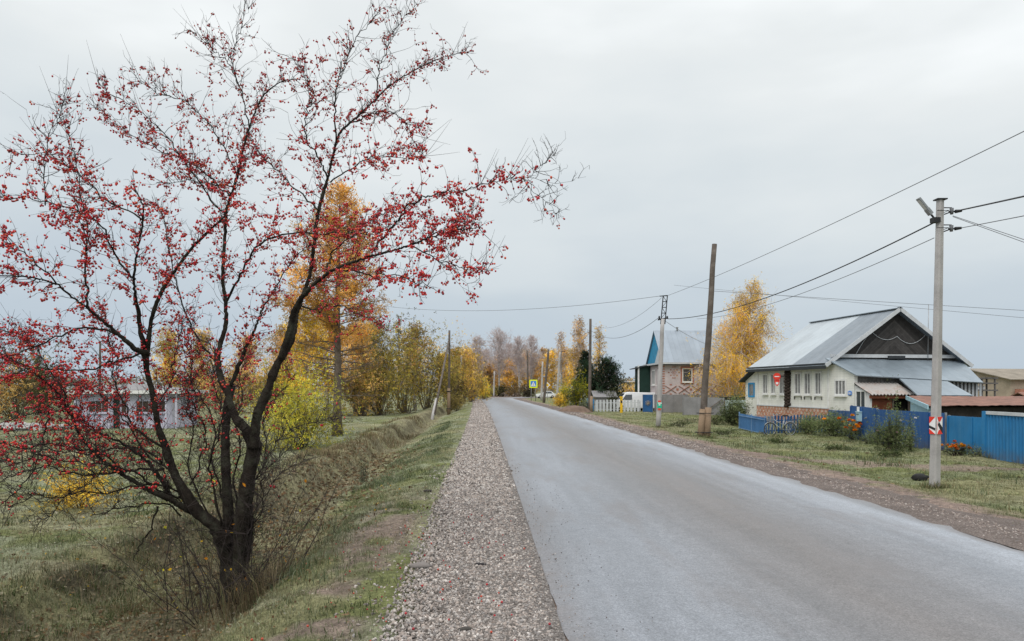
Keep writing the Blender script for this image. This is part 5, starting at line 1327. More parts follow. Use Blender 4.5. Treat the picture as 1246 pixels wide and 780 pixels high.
root, b5, t5 = wood_pole('utility_pole', 'dark leaning wooden pole nearest the road bend beside a thin concrete pole', (661.7, 489), (667.5, 425), 112, .22, .16)
root, b6, t6 = wood_pole('utility_pole', 'thin pale concrete pole touching the dark leaning pole at the bend', (658.8, 485.5), (660.3, 440), 128, .2, .15, 'concrete')
root, b7, t7 = wood_pole('utility_pole', 'pale concrete pole with short crossarm left of the dark spruce', (678, 480.5), (681.3, 428), 148, .27, .2, 'concrete')
mb = MB(); mb.bar(t7+[-.2, 0, -.1], t7+[1.1, 0, .1], .12); obj('crossarm', mb, M['black'], root)
root, b8, t8 = wood_pole('utility_pole', 'wooden pole on a pale stub beside its leaning brace on the left verge', (546, 498), (546.8, 402), 73, .13, .10)
mb = MB(); mb.tube([b8+[.02, -.15, -.2], b8+[.02, -.13, 2.6]], [.17, .15], 8); obj('stub', mb, M['stubwood'], root); mb = MB(); a = np.linspace(0, 2*np.pi, 12); mb.tube(np.c_[b8[0]+.02+np.cos(a)*.24, b8[1]-.07+np.sin(a)*.22, np.full(12, b8[2]+2.3)], .05, 5); mb.tube(np.c_[b8[0]+.02+np.cos(a)*.24, b8[1]-.07+np.sin(a)*.22, np.full(12, b8[2]+.6)], .04, 5); obj('binding', mb, M['black'], root)
br = at(525.5, 64); tb = P(546.2, 415, 72.8)
root = thing('brace_pole', 'dark leaning brace pole with white stub propping the wooden pole on the left', 'brace pole', br)
mb = MB(); d = tb-br; mb.tube([br+d*.06+[.1, 0, 0], tb], [.12, .09], 8); obj('shaft', mb, M['oldwood'], root); mb = MB(); mb.tube([br-d*.02, br+d*.24], [.15, .13], 8); obj('stub', mb, M['concrete'], root)
for k, (px, pt, Y, lab) in enumerate([((559.5, 483), (561.5, 432), 125, 'thin pale pole behind the left roadside wooden pole, nearer of two'), ((566, 482), (567, 440), 150, 'thin pale pole behind the left roadside wooden pole, farther of two'), ((600.8, 481.5), (601.5, 452), 172, 'short pale pole standing at the far end of the road')]):
    wood_pole('utility_pole', lab, px, pt, Y, .2, .15, 'concrete')
wood_pole('utility_pole', 'dark slim pole at the trees right of the far road end', (642.5, 481), (641.5, 426), 176, .25, .18)

# ---- wires
def wire(p, q, sag, r, label, m='cable', cat='power line', ext=1):
    p, q = np.asarray(p, float), np.asarray(q, float); q = p+(q-p)*ext; n = 60; t = np.linspace(0, 1, n)[:, None]
    pts = p*(1-t)+q*t; pts[:, 2] -= (4*sag*t*(1-t))[:, 0]
    mb = MB(); mb.tube(pts, r, 5); return tag(obj('power_line', mb, M[m]), label, cat)
nz = lambda py, dx=0.: nearax(EYE-(py-HY)*16.9/F)+np.array([dx, 0, 0])
RP = np.array([19.5, -8.0, 0])
wire(nz(270, -.12), t3+[.28, 0, .0], .55, .017, 'thick black cable from the near concrete pole to the lattice topped pole')
wire(nz(289, -.12), P(848, 388, 42.8), .4, .009, 'thin lower wire from the near concrete pole past the leaning pole', 'cable_thin')
wire(nz(255, .48), P(1420, 194, 9), .08, .017, 'thick black cable leaving the near concrete pole at upper right', ext=4)
wire(nz(277, .48), P(1420, 222, 9), .08, .009, 'thin wire leaving the near concrete pole below the thick cable', 'cable_thin', ext=4)
wire(nz(262, .3), P(1420, 347, 12), .04, .007, 'upper of the pair of wires dropping to the right from the near pole', 'cable_thin', ext=4)
wire(nz(263, .3), P(1420, 354, 12), .05, .007, 'lower of the pair of wires dropping to the right from the near pole', 'cable_thin', ext=4)
wire(lt+[.1, 0, 0], P(1420, 32, 11.5), .55, .010, 'long thin wire from the lattice top up across the sky to the right', 'cable_thin', ext=1.7)
wire(P(866, 354, 32.9), P(1420, 380, 30), .35, .009, 'thin wire from the leaning pole passing above the white house', 'cable_thin', ext=4)
wire(P(820, 347, 55), P(1420, 391, 30), .5, .009, 'faint wire sloping down behind the near pole above the house ridge', 'cable_thin', ext=4)
wire(lt+[-.25, 0, 0], P(380, 356, 75), 1.3, .012, 'thin wire crossing the road from the lattice topped pole to the left trees', 'cable_thin')
wire(t3+[-.2, 0, .1], t4+[.1, 0, -1.1], .9, .014, 'sagging cable between the lattice topped pole and the dark wooden pole', 'cable_thin')
wire(lt+[-.2, 0, -.1], t4+[.1, 0, -.6], .8, .009, 'fine upper wire between the lattice topped pole and the dark wooden pole', 'cable_thin')
wire(t3+[.1, 0, -.1], P(880, 424, 70), .3, .012, 'service wire from the lattice topped pole to the pink house roof', 'cable_thin')
wire(t4+[0, 0, -1.2], P(660, 452, 112), .5, .014, 'sagging cable from the dark wooden pole towards the bend', 'cable_thin')
# ================================================================== trees and shrubs
def lerp(a, b, t): return a+(b-a)*t
def grow_tree(name, label, base, H, r0, crown, nb, nsub, nleaf, lsize, cols, t0=.25, up=(.9, .3), bark='bark_grey', leafm='leaf', weep=0., lspread=.25, leaf_t=(0, 1), seed=1, group=None, twig_r=.012, cat='tree', lean=(0, 0), bare=0, ntrunk=1, branch_m=None, sub_l=.4, dark=.55, shape='spray', zsq=1.0, bthick=.42):
    """tapered trunk(s), limbs, sub-branches and small leaf sprays along them. CROWN(t): reach at relative height t"""
    g = np.random.default_rng(seed*101+7); base = np.asarray(base, float)
    root = thing(name, label, cat, base, group)
    tm, bm, LP, LT = MB(), MB(), [], []
    for tr in range(ntrunk):
        off = np.array([0., 0, 0]) if ntrunk == 1 else np.array([g.normal()*.15, g.normal()*.15, 0])
        Ht = H*(1 if tr == 0 else g.uniform(.75, .98)); n = 9
        tl = np.array(lean) + (0 if ntrunk == 1 else g.normal(size=2)*.14)
        s = np.linspace(0, 1, n)
        pts = base+off+np.stack([s*Ht*tl[0]+np.cumsum(g.normal(size=n))*H*.004, s*Ht*tl[1]+np.cumsum(g.normal(size=n))*H*.004, s*Ht-.15*(s == 0)], 1)
        rad = r0/(1 if ntrunk == 1 else ntrunk**.4)*(1-s)**.8+.012; rad[0] *= 1.35
        tm.tube(pts, rad, 8)
        for i in range(nb//ntrunk):
            t = t0+(1-t0)*((i+g.random())/(nb//ntrunk)); k = min(int(t*(n-1)), n-2); p = lerp(pts[k], pts[k+1], t*(n-1)-k)
            az = i*2.4+g.normal()*.4+tr; L = max(.15, crown(t)*g.uniform(.7, 1.12)); el = lerp(up[0], up[1], t)+g.normal()*.12
            if callable(up): el = up(t)
            d = np.array([math.cos(az)*math.cos(el), math.sin(az)*math.cos(el), math.sin(el)])
            m = 5; q = [p]; dd = d.copy()
            for j in range(m-1):
                dd = dd+g.normal(size=3)*.10+np.array([0, 0, -.12*weep+.04*(1-weep)]); dd /= np.linalg.norm(dd); q.append(q[-1]+dd*L/(m-1))
            q = np.array(q); br = max(rad[k]*bthick*(.5+.5*L/max(crown(.5), .1)), twig_r*1.3)
            bm.tube(q, np.linspace(br, twig_r, m), 4, None, True, False)
            for j in range(nsub):
                u = g.uniform(.18, 1)*(m-1); a = min(int(u), m-2); p2 = lerp(q[a], q[a+1], u-a)
                d2 = (q[a+1]-q[a])/np.linalg.norm(q[a+1]-q[a])*.6+g.normal(size=3)*.6
                if weep: d2 = d2*(1-weep)+np.array([g.normal()*.15, g.normal()*.15, -1])*weep
                d2 /= np.linalg.norm(d2); L2 = L*sub_l*g.uniform(.5, 1.25) if not weep else g.uniform(.35, 1)*sub_l*max(L, 1.2)
                q2 = np.array([p2, p2+d2*L2*.5+g.normal(size=3)*L2*.06, p2+d2*L2+g.normal(size=3)*L2*.1+np.array([0, 0, -.1*L2*weep])])
                bm.tube(q2, [twig_r, twig_r*.8, twig_r*.45], 3, None, True, False)
                for b_ in range(bare):
                    e = q2[g.integers(1, 3)]; d3 = d2+g.normal(size=3)*.7+np.array([0, 0, .25]); e2 = e+d3/np.linalg.norm(d3)*L2*g.uniform(.4, .9)
                    bm.tube(np.array([e, (e+e2)/2+g.normal(size=3)*L2*.05, e2]), [twig_r*.6, twig_r*.5, twig_r*.3], 3, None, True, False)
                if leaf_t[0] <= t <= leaf_t[1] and nleaf:
                    c = g.poisson(nleaf*min(1.25, max(.2, L/max(.2, crown(.45))))); w = g.random(c); LP.append(lerp(q2[0], q2[2], w[:, None])+g.normal(size=(c, 3))*lspread*np.array([1, 1, zsq])); LT.append(np.full(c, g.random()))
    tk = obj('trunk', tm, M[bark], root)
    if bm.n: obj('branches', bm, M[branch_m or bark], root)
    if LP:
        Lp = np.concatenate(LP); lt = np.concatenate(LT); n = len(Lp)
        if n:
            ok = Lp[:, 2] > base[2]+.05; Lp, lt = Lp[ok], lt[ok]; n = len(Lp)
            cols = np.array(cols, float); c = cols[(lt*len(cols)).astype(int).clip(0, len(cols)-1)]
            alt = cols[g.integers(0, len(cols), n)]; c = np.where((g.random(n) < .4)[:, None], alt, c)
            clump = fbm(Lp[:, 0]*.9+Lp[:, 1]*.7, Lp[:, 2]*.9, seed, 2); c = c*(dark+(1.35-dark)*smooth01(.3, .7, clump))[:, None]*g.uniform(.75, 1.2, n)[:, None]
            mb = MB(); tv, tf = (SPRAY_V, SPRAY_F) if shape == 'spray' else (LEAF_V, LEAF_F)
            mb.stamp(tv, tf, Lp, rand_rot(n, g), g.uniform(.6, 1.25, n)*lsize, c); obj('crown', mb, M[leafm], root)
    return root
def shrub(name, label, base, rx, rz, n, lsize, cols, seed=1, stems=14, dens=.5, cat='shrub', flowers=None, group=None, ry=None, leafm='leaf', up=.5, dark=.5, stem_r=.012, clumps=None, spread=.3):
    g = np.random.default_rng(seed*77+3); base = np.asarray(base, float); ry = ry or rx
    root = thing(name, label, cat, base, group); sm = MB(); ends = []
    for i in range(stems):
        a = g.uniform(0, 6.28); rr = g.random()**.6; t = np.array([math.cos(a)*rr*rx, math.sin(a)*rr*ry, rz*g.uniform(.55, 1.0)*(1-.45*rr**2)])
        p0 = base+t*np.array([.15, .15, 0])-[0, 0, .05]; m = base+t*np.array([.5, .5, .55])+g.normal(size=3)*.05*rx; e = base+t; sm.tube(np.array([p0, m, e]), [stem_r, stem_r*.8, stem_r*.4], 4, None, True, False); ends.append((p0, m, e))
        for k in range(3):
            b = lerp(m, e, g.random()); d = g.normal(size=3)*np.array([rx, ry, rz])*.25+[0, 0, .1*rz]; sm.tube(np.array([b, b+d]), [stem_r*.5, stem_r*.25], 3, None, True, False); ends.append((b, b+d*.5, b+d))
    obj('stems', sm, M['twig'] if stem_r < .02 else M['bark_grey'], root)
    k = len(ends); per = max(1, n//k); LP = []
    for (p0, m, e) in ends:
        c = g.poisson(per); w = g.random(c)**.7; LP.append(lerp(m, e, w[:, None])+g.normal(size=(c, 3))*spread*np.array([rx, ry, rz])*.75)
    Lp = np.concatenate(LP); ok = Lp[:, 2] > zg(Lp[:, 0], Lp[:, 1])+.02; Lp = Lp[ok]; n = len(Lp)
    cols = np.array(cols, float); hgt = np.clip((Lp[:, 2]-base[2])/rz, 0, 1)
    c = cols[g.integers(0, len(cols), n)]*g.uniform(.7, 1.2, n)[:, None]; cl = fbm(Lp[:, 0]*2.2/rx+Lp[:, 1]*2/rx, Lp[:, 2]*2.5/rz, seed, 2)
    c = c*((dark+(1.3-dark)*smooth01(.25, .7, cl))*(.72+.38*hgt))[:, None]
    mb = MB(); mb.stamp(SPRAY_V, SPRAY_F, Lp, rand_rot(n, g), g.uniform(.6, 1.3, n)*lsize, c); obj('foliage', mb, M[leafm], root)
    if flowers:
        nf, fs, fc = flowers; idx = g.permutation(len(Lp)); top = [i for i in idx if hgt[i] > .45][:nf]
        tv, tf = ICO1; q = Lp[top]+[0, 0, .05]; q[:, 1] -= ry*.25
        for i, p in enumerate(q):
            fm = MB(); cc = np.array(fc)[g.integers(0, len(fc))]; a = np.linspace(0, 6.28, 9)[:-1]
            fm.stamp(LEAF_V*np.array([.7, .9, 1]), LEAF_F, p+np.stack([np.cos(a), np.sin(a)*.8, .4*np.sin(a*2)+.2], 1)*fs*.35, rand_rot(8, g), fs*.75, np.tile(cc, (8, 1))*g.uniform(.75, 1.1, (8, 1))); fm.add(p+tv*fs*.28, tf, cc*.8); obj('flower', fm, M['leaf'], root)
    return root
YEL = [(.82,.55,.06), (.88,.63,.09), (.76,.47,.05), (.84,.60,.13), (.72,.45,.06)]
ORA = [(.74,.45,.12), (.68,.40,.13), (.80,.52,.15), (.60,.38,.16), (.70,.49,.19)]
OLV = [(.27,.24,.06), (.38,.32,.08), (.50,.40,.09), (.22,.19,.06), (.44,.32,.09)]
LIME = [(.70,.62,.08), (.56,.54,.08), (.78,.64,.09), (.40,.42,.08)]
DKG = [(.032,.062,.036), (.045,.08,.045), (.055,.09,.05), (.025,.045,.03)]
egg = lambda r: (lambda t: r*(math.sin(math.pi*min(1, max(0, (t*.86+.10))))**.75))
# ---- the larch and its neighbours on the left
b = at(410, 37.6)
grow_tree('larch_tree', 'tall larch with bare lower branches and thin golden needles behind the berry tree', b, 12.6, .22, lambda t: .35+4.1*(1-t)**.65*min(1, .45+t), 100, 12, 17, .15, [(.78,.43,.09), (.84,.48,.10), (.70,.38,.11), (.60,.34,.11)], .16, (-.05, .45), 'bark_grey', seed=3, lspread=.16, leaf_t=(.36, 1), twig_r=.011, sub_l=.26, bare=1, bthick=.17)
b = at(485, 85)
grow_tree('larch_tree', 'thin far larch spire with a tufted top right of the tall larch', b, 10.6, .12, lambda t: .3+1.3*(1-t), 34, 6, 7, .2, [(.26,.20,.08), (.32,.25,.1), (.2,.17,.08)], .3, (.1, .5), 'bark_grey', seed=4, lspread=.13, leaf_t=(.5, 1), sub_l=.3)
spec = [  # px, Y, H, reach, colours, label, kind
 (372, 62, 8.6, 2.6, YEL, 'golden yellow birch filling the gap left of the larch trunk', 5),
 (398, 70, 9.5, 2.8, YEL, 'golden birch crown showing right behind the larch trunk', 6),
 (345, 74, 8.2, 2.6, ORA, 'orange birch far behind the right stem of the berry tree', 7),
 (432, 66, 7.6, 2.4, ORA, 'orange brown tree between the larch and the olive thicket', 8),
 (455, 72, 8.3, 2.7, OLV, 'olive tree with sparse crown just right of the larch', 9),
 (505, 78, 8.6, 2.6, ORA+OLV, 'brownish yellow tree behind the olive thicket top', 10)]
for px, Y, H, r, cols, lab, sd in spec:
    grow_tree('birch_tree', lab, at(px, Y), H, .16, egg(r), 46, 11, 8, .26, cols, .15, (.75, .9), 'birch_bark', seed=sd, lspread=.30, branch_m='bare_twig', group='autumn trees left of the road')
spec = [
 (462, 66, 5.8, 2.4, 2000, OLV+[(.48,.34,.05)], 'olive and yellow bushy thicket at the left of the roadside clump', 11),
 (493, 71, 7.2, 3.3, 3100, OLV+[(.44,.33,.05), (.12,.12,.035)], 'large olive thicket with dark middle beside the leaning brace pole', 12),
 (519, 80, 7.2, 2.8, 1900, OLV+[(.20,.15,.08), (.26,.19,.08)], 'sparse brown green thicket directly left of the wooden pole', 13),
 (440, 64, 4.6, 2.4, 2300, ORA+OLV, 'orange olive bush low between larch and thicket', 14),
 (560, 98, 7.0, 2.6, 2400, ORA+YEL, 'yellow orange bush right of the left wooden pole', 15),
 (574, 112, 6.4, 2.6, 2200, OLV+ORA, 'brownish bush nearest the far end of the left shoulder', 16),
 (549, 84, 5.5, 2.0, 1800, OLV+[(.26,.19,.08)], 'brown thicket behind the left wooden pole', 17)]
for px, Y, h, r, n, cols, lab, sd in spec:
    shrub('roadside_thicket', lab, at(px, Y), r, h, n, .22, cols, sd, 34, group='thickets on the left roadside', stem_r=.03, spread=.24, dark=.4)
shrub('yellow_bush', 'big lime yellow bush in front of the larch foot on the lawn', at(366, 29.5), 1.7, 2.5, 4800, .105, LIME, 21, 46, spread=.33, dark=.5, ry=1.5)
shrub('yellow_bush', 'small low golden bush alone on the left lawn behind the berry tree', at(100, 14.9), .68, .72, 1500, .055, YEL, 22, 30, dark=.8, spread=.28, stem_r=.006)
shrub('weed_clump', 'small grey green weed clump on the ditch slope', at(443, 20.5), .16, .62, 160, .05, [(.14,.16,.10), (.18,.2,.13)], 23, 12, spread=.3, stem_r=.006)
shrub('yellow_bush', 'bright yellow shrub low at the far left end of the road', at(588, 128), 1.2, 3.2, 700, .3, LIME+YEL, 24, 18, stem_r=.03)
shrub('roadside_thicket', 'dry yellow weeds at the foot of the left wooden pole', at(556, 76), 1.1, 1.7, 700, .16, [(.34,.27,.1), (.42,.33,.1), (.25,.2,.09)], 25, 22, spread=.3)
mb = MB(); tv, tf = ICO2; p = at(441, 76); 
culvert = thing('concrete_ring', 'grey concrete ring standing before a dark hollow under the thicket', 'concrete ring', p)
a = np.linspace(0, 6.2832, 17); mb.tube([p, p+[0, 0, 1.38], p+[0, 0, 1.4], p+[0, 0, 1.39], p+[0, 0, 1.1]], [.36, .36, .33, .28, .28], 16, None, False, False); obj('ring', mb, M['greywood'], culvert)
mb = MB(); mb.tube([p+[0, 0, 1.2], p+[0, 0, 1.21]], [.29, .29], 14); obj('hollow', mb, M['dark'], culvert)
shrub('dark_bush', 'very dark low bush right of the grey concrete ring', at(455, 77), 1.2, 1.7, 700, .2, [(.02,.022,.014), (.03,.03,.015)], 26, 14, stem_r=.02)
# shrubs and trees far beyond the left lawn
spec = [(20, 60, 4.6, 3.2, [(.16,.11,.05), (.2,.15,.06), (.1,.1,.04)], 'brown bush far left of the lavender building'), (-20, 56, 4.2, 3.0, ORA, 'rusty bush at the left frame edge beyond the lawn'), (50, 66, 5.2, 2.4, [(.10,.12,.05), (.14,.14,.05), (.2,.15,.06)], 'green brown bush just left of the lavender building'), (235, 78, 5.0, 3.4, ORA+[(.2,.14,.1)], 'rusty orange bush behind the right end of the lavender building'), (285, 72, 4.4, 3.0, ORA+[(.25,.14,.10)], 'low orange brown bush right of the lavender building'), (325, 70, 4.8, 2.8, ORA+OLV, 'orange olive bush on the left edge of the lime bush')]
for i, (px, Y, h, r, cols, lab) in enumerate(spec):
    shrub('far_bush', lab, at(px, Y), r, h, 1500, .25, cols, 30+i, 30, group='bushes beyond the left lawn', stem_r=.03, spread=.25)
spec = [(205, 95, 9.5, 2.6, YEL, 'yellow birch behind the lavender building seen between stems'), (245, 100, 9.8, 2.8, ORA+YEL, 'orange yellow birch above the right end of the lavender building'), (300, 96, 8.6, 2.6, ORA, 'orange birch seen between the two right stems of the berry tree')]
for i, (px, Y, H, r, cols, lab) in enumerate(spec):
    grow_tree('birch_tree', lab, at(px, Y), H, .18, egg(r), 40, 9, 7, .3, cols, .2, (.8, .9), 'birch_bark', seed=40+i, lspread=.35, branch_m='bare_twig', group='autumn trees left of the road')
b = at(47, 78); grow_tree('spruce_tree', 'dark green spruce beyond the lawn behind the left berry branches', b, 5.6, .14, lambda t: .2+1.7*(1-t), 44, 8, 8, .2, DKG, .05, (-.1, .3), 'bark_grey', 'needle', seed=45, lspread=.16)
b = at(121, 60); root, *_ = wood_pole('utility_pole', 'thin brown pole behind the roof of the lavender building', (121, 500), (122, 415), 60, .11, .08)

# ---- behind the bend
for i, (px, top, Y, lab) in enumerate([(580, 408, 178, 'bare grey birch behind the bend, leftmost of four'), (608, 400, 186, 'tallest bare grey birch behind the far road end'), (632, 409, 184, 'bare purplish birch behind the bend, third from left'), (646, 407, 190, 'bare purplish birch behind the bend, rightmost of four'), (592, 425, 200, 'low pale bare birch between the two tallest bare birches'), (620, 418, 205, 'thin bare birch in the gap right of the tallest bare birch')]):
    H = (484-top)*Y/F*.93
    grow_tree('bare_birch', lab, at(px, Y), H, .26, egg(3.4+(i == 1)*.9), 64, 11, 0, .2, [], .28, (.9, .8), 'birch_bark', seed=60+i, twig_r=.030, bare=4, branch_m='bare_twig', group='bare birches behind the bend', sub_l=.45)
spec = [(566, 427, 150, 2.8, YEL+ORA), (582, 440, 190, 3.2, ORA), (596, 446, 192, 3.0, ORA+[(.3,.2,.12)]), (606, 440, 210, 3.2, ORA), (617, 442, 200, 3.0, YEL+ORA), (627, 440, 206, 3.2, ORA+YEL), (638, 430, 200, 3.2, YEL), (650, 436, 194, 3.0, ORA+YEL), (660, 428, 205, 3.4, ORA+[(.4,.24,.12)]), (672, 430, 196, 3.2, YEL), (687, 426, 190, 3.3, YEL+ORA), (698, 428, 180, 3.2, YEL), (556, 425, 142, 2.6, ORA+OLV), (540, 430, 120, 2.6, YEL+OLV)]
place = ['yellow orange young birch left of the leftmost bare birch', 'orange young birch under the leftmost bare birch', 'thin orange young birch left of the tallest bare trunk', 'orange young birch right behind the tallest bare trunk', 'yellow young birch right of the tallest bare trunk', 'orange yellow young birch left of the dark slim pole', 'bright yellow young birch behind the yellow road sign', 'orange young birch between road sign and leaning pole', 'pinkish orange young birch behind the dark leaning pole', 'bright yellow young birch right of the dark leaning pole', 'yellow orange young birch left of the dark spruce', 'golden young birch touching the dark spruce', 'olive orange young tree behind the left wooden pole', 'olive yellow young tree left of the left wooden pole']
for i, ((px, top, Y, r, cols), lab) in enumerate(zip(spec, place)):
    grow_tree('young_birch', lab, at(px, Y), (484-top)*Y/F, .16, egg(r), 38, 9, 7, .42, cols, .08, (.8, .9), 'birch_bark', seed=80+i, lspread=.42, twig_r=.022, branch_m='bare_twig', group='young birches behind the bend')
for i, (px, Y, h, r, cols, lab) in enumerate([(612, 176, 2.4, 2.2, [(.03,.035,.02), (.06,.06,.03)], 'dark low bush at the foot of the tallest bare birch'), (627, 172, 2.6, 2.4, [(.12,.09,.05), (.2,.13,.05)], 'brown low bush left of the dark slim pole foot'), (598, 180, 2.0, 2.6, OLV, 'olive low bush behind the far road end'), (642, 160, 2.8, 1.6, [(.05,.05,.03), (.1,.08,.05)], 'dark brown bush beside the yellow road sign'), (575, 150, 2.6, 2.6, [(.10,.09,.05), (.16,.12,.06)], 'brown low bush left of the far road end')]):
    shrub('low_bush', lab, at(px, Y), r, h, 600, .34, cols, 100+i, 18, group='low bushes by the bend', stem_r=.03)
b = at(706, 140)
grow_tree('birch_tree', 'tall orange birch with thin crown rising above the dark spruce', b, (484-386)*140/F, .3, lambda t: 2.6*math.sin(math.pi*min(1, .15+t*.8))**.8, 64, 9, 5, .28, ORA+[(.4,.27,.16)], .3, (1.0, .9), 'birch_bark', seed=120, lspread=.35, weep=.5, twig_r=.025, branch_m='bare_twig', bare=1)
grow_tree('birch_tree', 'thinner orange birch left of the tall orange birch', at(683, 150), (484-404)*150/F, .26, lambda t: 2.0*math.sin(math.pi*min(1, .15+t*.8))**.8, 46, 8, 3, .28, ORA+[(.4,.27,.16)], .35, (1.0, .9), 'birch_bark', seed=121, lspread=.35, weep=.5, twig_r=.025, branch_m='bare_twig', bare=2)
grow_tree('birch_tree', 'slim orange birch right of the dark wooden pole above the pine', at(731, 120), (484-392)*120/F, .2, lambda t: 1.7*math.sin(math.pi*min(1, .15+t*.8))**.8, 46, 8, 4, .26, ORA+YEL, .25, (1.0, .9), 'birch_bark', seed=122, lspread=.3, weep=.5, twig_r=.02, branch_m='bare_twig')
grow_tree('spruce_tree', 'dense dark green spruce right behind the tall dark wooden pole', at(713, 82), 6.2, .2, lambda t: .25+2.3*(1-t)**.85, 74, 12, 12, .20, DKG, .03, (-.15, .4), 'bark_grey', 'needle', seed=123, lspread=.18, dark=.45)
grow_tree('pine_tree', 'broad dark green pine left of the white van', at(737, 80), 5.0, .2, lambda t: 2.2*math.sin(math.pi*min(1, .22+t*.7))**.7, 70, 11, 11, .2, DKG+[(.05,.075,.045)], .05, (.1, .7), 'bark_grey', 'needle', seed=124, lspread=.18, dark=.45)
shrub('garden_bush', 'green bush with yellow top at the roadside left of the dark pole', at(701, 73), 1.45, 2.8, 2400, .15, [(.07,.10,.03), (.09,.12,.03), (.30,.30,.03), (.5,.42,.03)], 130, 30, spread=.25, stem_r=.02)
shrub('garden_bush', 'small orange yellow bush by the verge left of the green bush', at(682.5, 84), .95, 1.35, 900, .14, YEL, 131, 20, spread=.25)
shrub('garden_bush', 'yellow bush behind the small orange yellow bush', at(686, 95), .9, 2.4, 700, .18, [(.5,.40,.03), (.36,.34,.04)], 132, 20, spread=.25)
shrub('garden_bush', 'pale silvery bush between the earth mound and the dark pole', at(713, 69.5), .75, 1.15, 700, .12, [(.24,.26,.18), (.18,.22,.12), (.3,.3,.22)], 133, 20, spread=.25)
shrub('garden_bush', 'yellow orange hedge behind the white van roof', at(768, 90), 2.4, 2.4, 1500, .2, YEL+ORA, 134, 30, spread=.28, ry=1)
shrub('garden_bush', 'dark olive bush hiding the front of the white van', at(745, 72.5), .8, 1.75, 700, .13, [(.08,.09,.04), (.11,.12,.05)], 135, 18, spread=.28)
p = at(699, 64.5); mb = MB(); X, Yy = np.meshgrid(np.linspace(-1.6, 1.6, 22), np.linspace(-1.0, 1.0, 14), indexing='ij'); rr = np.clip(1-(X/1.5)**2-(Yy/.95)**2, 0, 1)**.8
Zz = rr*.62+(fbm(X*3+9, Yy*3, 5)-.5)*.16*rr-.05; i, j = np.meshgrid(np.arange(21), np.arange(13), indexing='ij'); mb.add(np.stack([X, Yy, Zz], -1).reshape(-1, 3)+p, np.stack([i*14+j, (i+1)*14+j, (i+1)*14+j+1, i*14+j+1], -1).reshape(-1, 4), None, True); tag(obj('earth_mound', mb, M['mound']), 'low mound of bare brown earth on the verge left of the dark wooden pole', 'earth mound')
# ---- the yellow birch by the white house
grow_tree('birch_tree', 'large golden birch with hanging strands between the two houses', at(899, 67.5), 11.6, .26, lambda t: .6+4.3*min(1, (1-t)**.6*1.1), 100, 17, 22, .125, YEL, .10, (.75, 1.05), 'birch_bark', seed=140, lspread=.13, weep=.6, twig_r=.012, branch_m='bare_twig', sub_l=.8, ntrunk=2, lean=(.004, 0), dark=.6, zsq=2.2)
# ---- garden plants on the right
shrub('round_bush', 'round clipped dark green bush left of the white house', at(894, 46.3), 1.02, 1.42, 6500, .085, [(.13,.17,.075), (.16,.195,.09), (.20,.225,.115)], 150, 40, spread=.24, dark=.4)
shrub('garden_plant', 'low yellow green plant at the foot of the round bush', at(903, 43.5), .45, .55, 350, .07, [(.26,.24,.05), (.16,.17,.05)], 151, 16, dark=.75)
shrub('garden_plant', 'dark low plant by the pale green fence left of the round bush', at(871, 47), .75, .55, 500, .08, [(.05,.075,.03), (.12,.13,.05)], 152, 16, dark=.75)
GR = [(.16,.205,.08), (.20,.245,.11), (.26,.285,.145), (.13,.17,.07)]
OF = [(.75,.20,.01), (.80,.30,.02), (.70,.13,.015)]
shrub('flower_bush', 'dark green plant next to the bicycle under the picket fence', at(985, 37.2), .72, .78, 2200, .075, GR, 153, 24, ry=.6, dark=.75)
shrub('flower_bush', 'leafy green plant topped by a few orange blooms beside the low blue fence', at(1015, 35.4), .85, .95, 2600, .08, GR, 154, 26, ry=.7, flowers=(6, .2, OF+[(.6,.25,.15)]), dark=.75)
shrub('flower_bush', 'bright orange flowering plant in front of the blue gate', at(1036.5, 33.0), .40, .85, 800, .07, GR, 155, 18, flowers=(13, .19, OF), dark=.75)
shrub('flower_bush', 'tall feathery green plant with pale pink blooms before the dark blue fence', at(1088, 27.6), 1.0, 1.05, 4200, .06, GR+[(.17,.19,.10)], 156, 34, ry=.5, flowers=(9, .10, [(.7,.45,.5), (.75,.7,.7), (.6,.3,.1)]), spread=.2, dark=.75)
for i, (px, h) in enumerate([(1083, 1.45), (1091, 1.2), (1109, .95)]):
    shrub('flower_stalk', ['tallest leafy spike in the feathery green plant', 'second leafy spike in the feathery green plant', 'shorter leafy spike at the right of the feathery green plant'][i], at(px, 27.4), .16, h, 520, .06, GR+[(.15,.18,.08)], 160+i, 8, cat='plant', spread=.5, dark=.75)
shrub('flower_bush', 'low row of orange marigolds at the foot of the mid blue fence', at(1163, 25.6), .58, .36, 700, .055, GR, 157, 30, ry=.3, flowers=(24, .12, OF), spread=.3, dark=.75)
shrub('garden_plant', 'low green weeds between the gate and the feathery plant', at(1058, 30.2), .45, .4, 350, .06, GR, 158, 16, ry=.3, dark=.75)
shrub('garden_plant', 'low green weeds left of the corrugated gate', at(1190, 24.4), .4, .3, 300, .05, GR, 159, 16, ry=.3, dark=.75)
for i, (px, Y, r, h, lab) in enumerate([(947, 30.5, .6, .25, 'flat dark weed patch on the verge below the bicycle'), (884, 35.5, .7, .3, 'low dark weeds right of the leaning pole foot'), (828, 44, .8, .35, 'dark weed tuft in the grass between the two middle poles'), (845, 50, 1.3, .4, 'long dark weed strip below the grey stone base'), (1080, 24.6, .5, .22, 'dark clover patch in the grass left of the near pole'), (1020, 27, .6, .2, 'broad leaved weeds on the verge below the blue gate')]):
    shrub('weed_clump', lab, at(px, Y), r, h, 420, .06, [(.06,.085,.035), (.09,.11,.045)], 170+i, 18, ry=r*.6, group='weed clumps on the right verge', stem_r=.006, spread=.3)

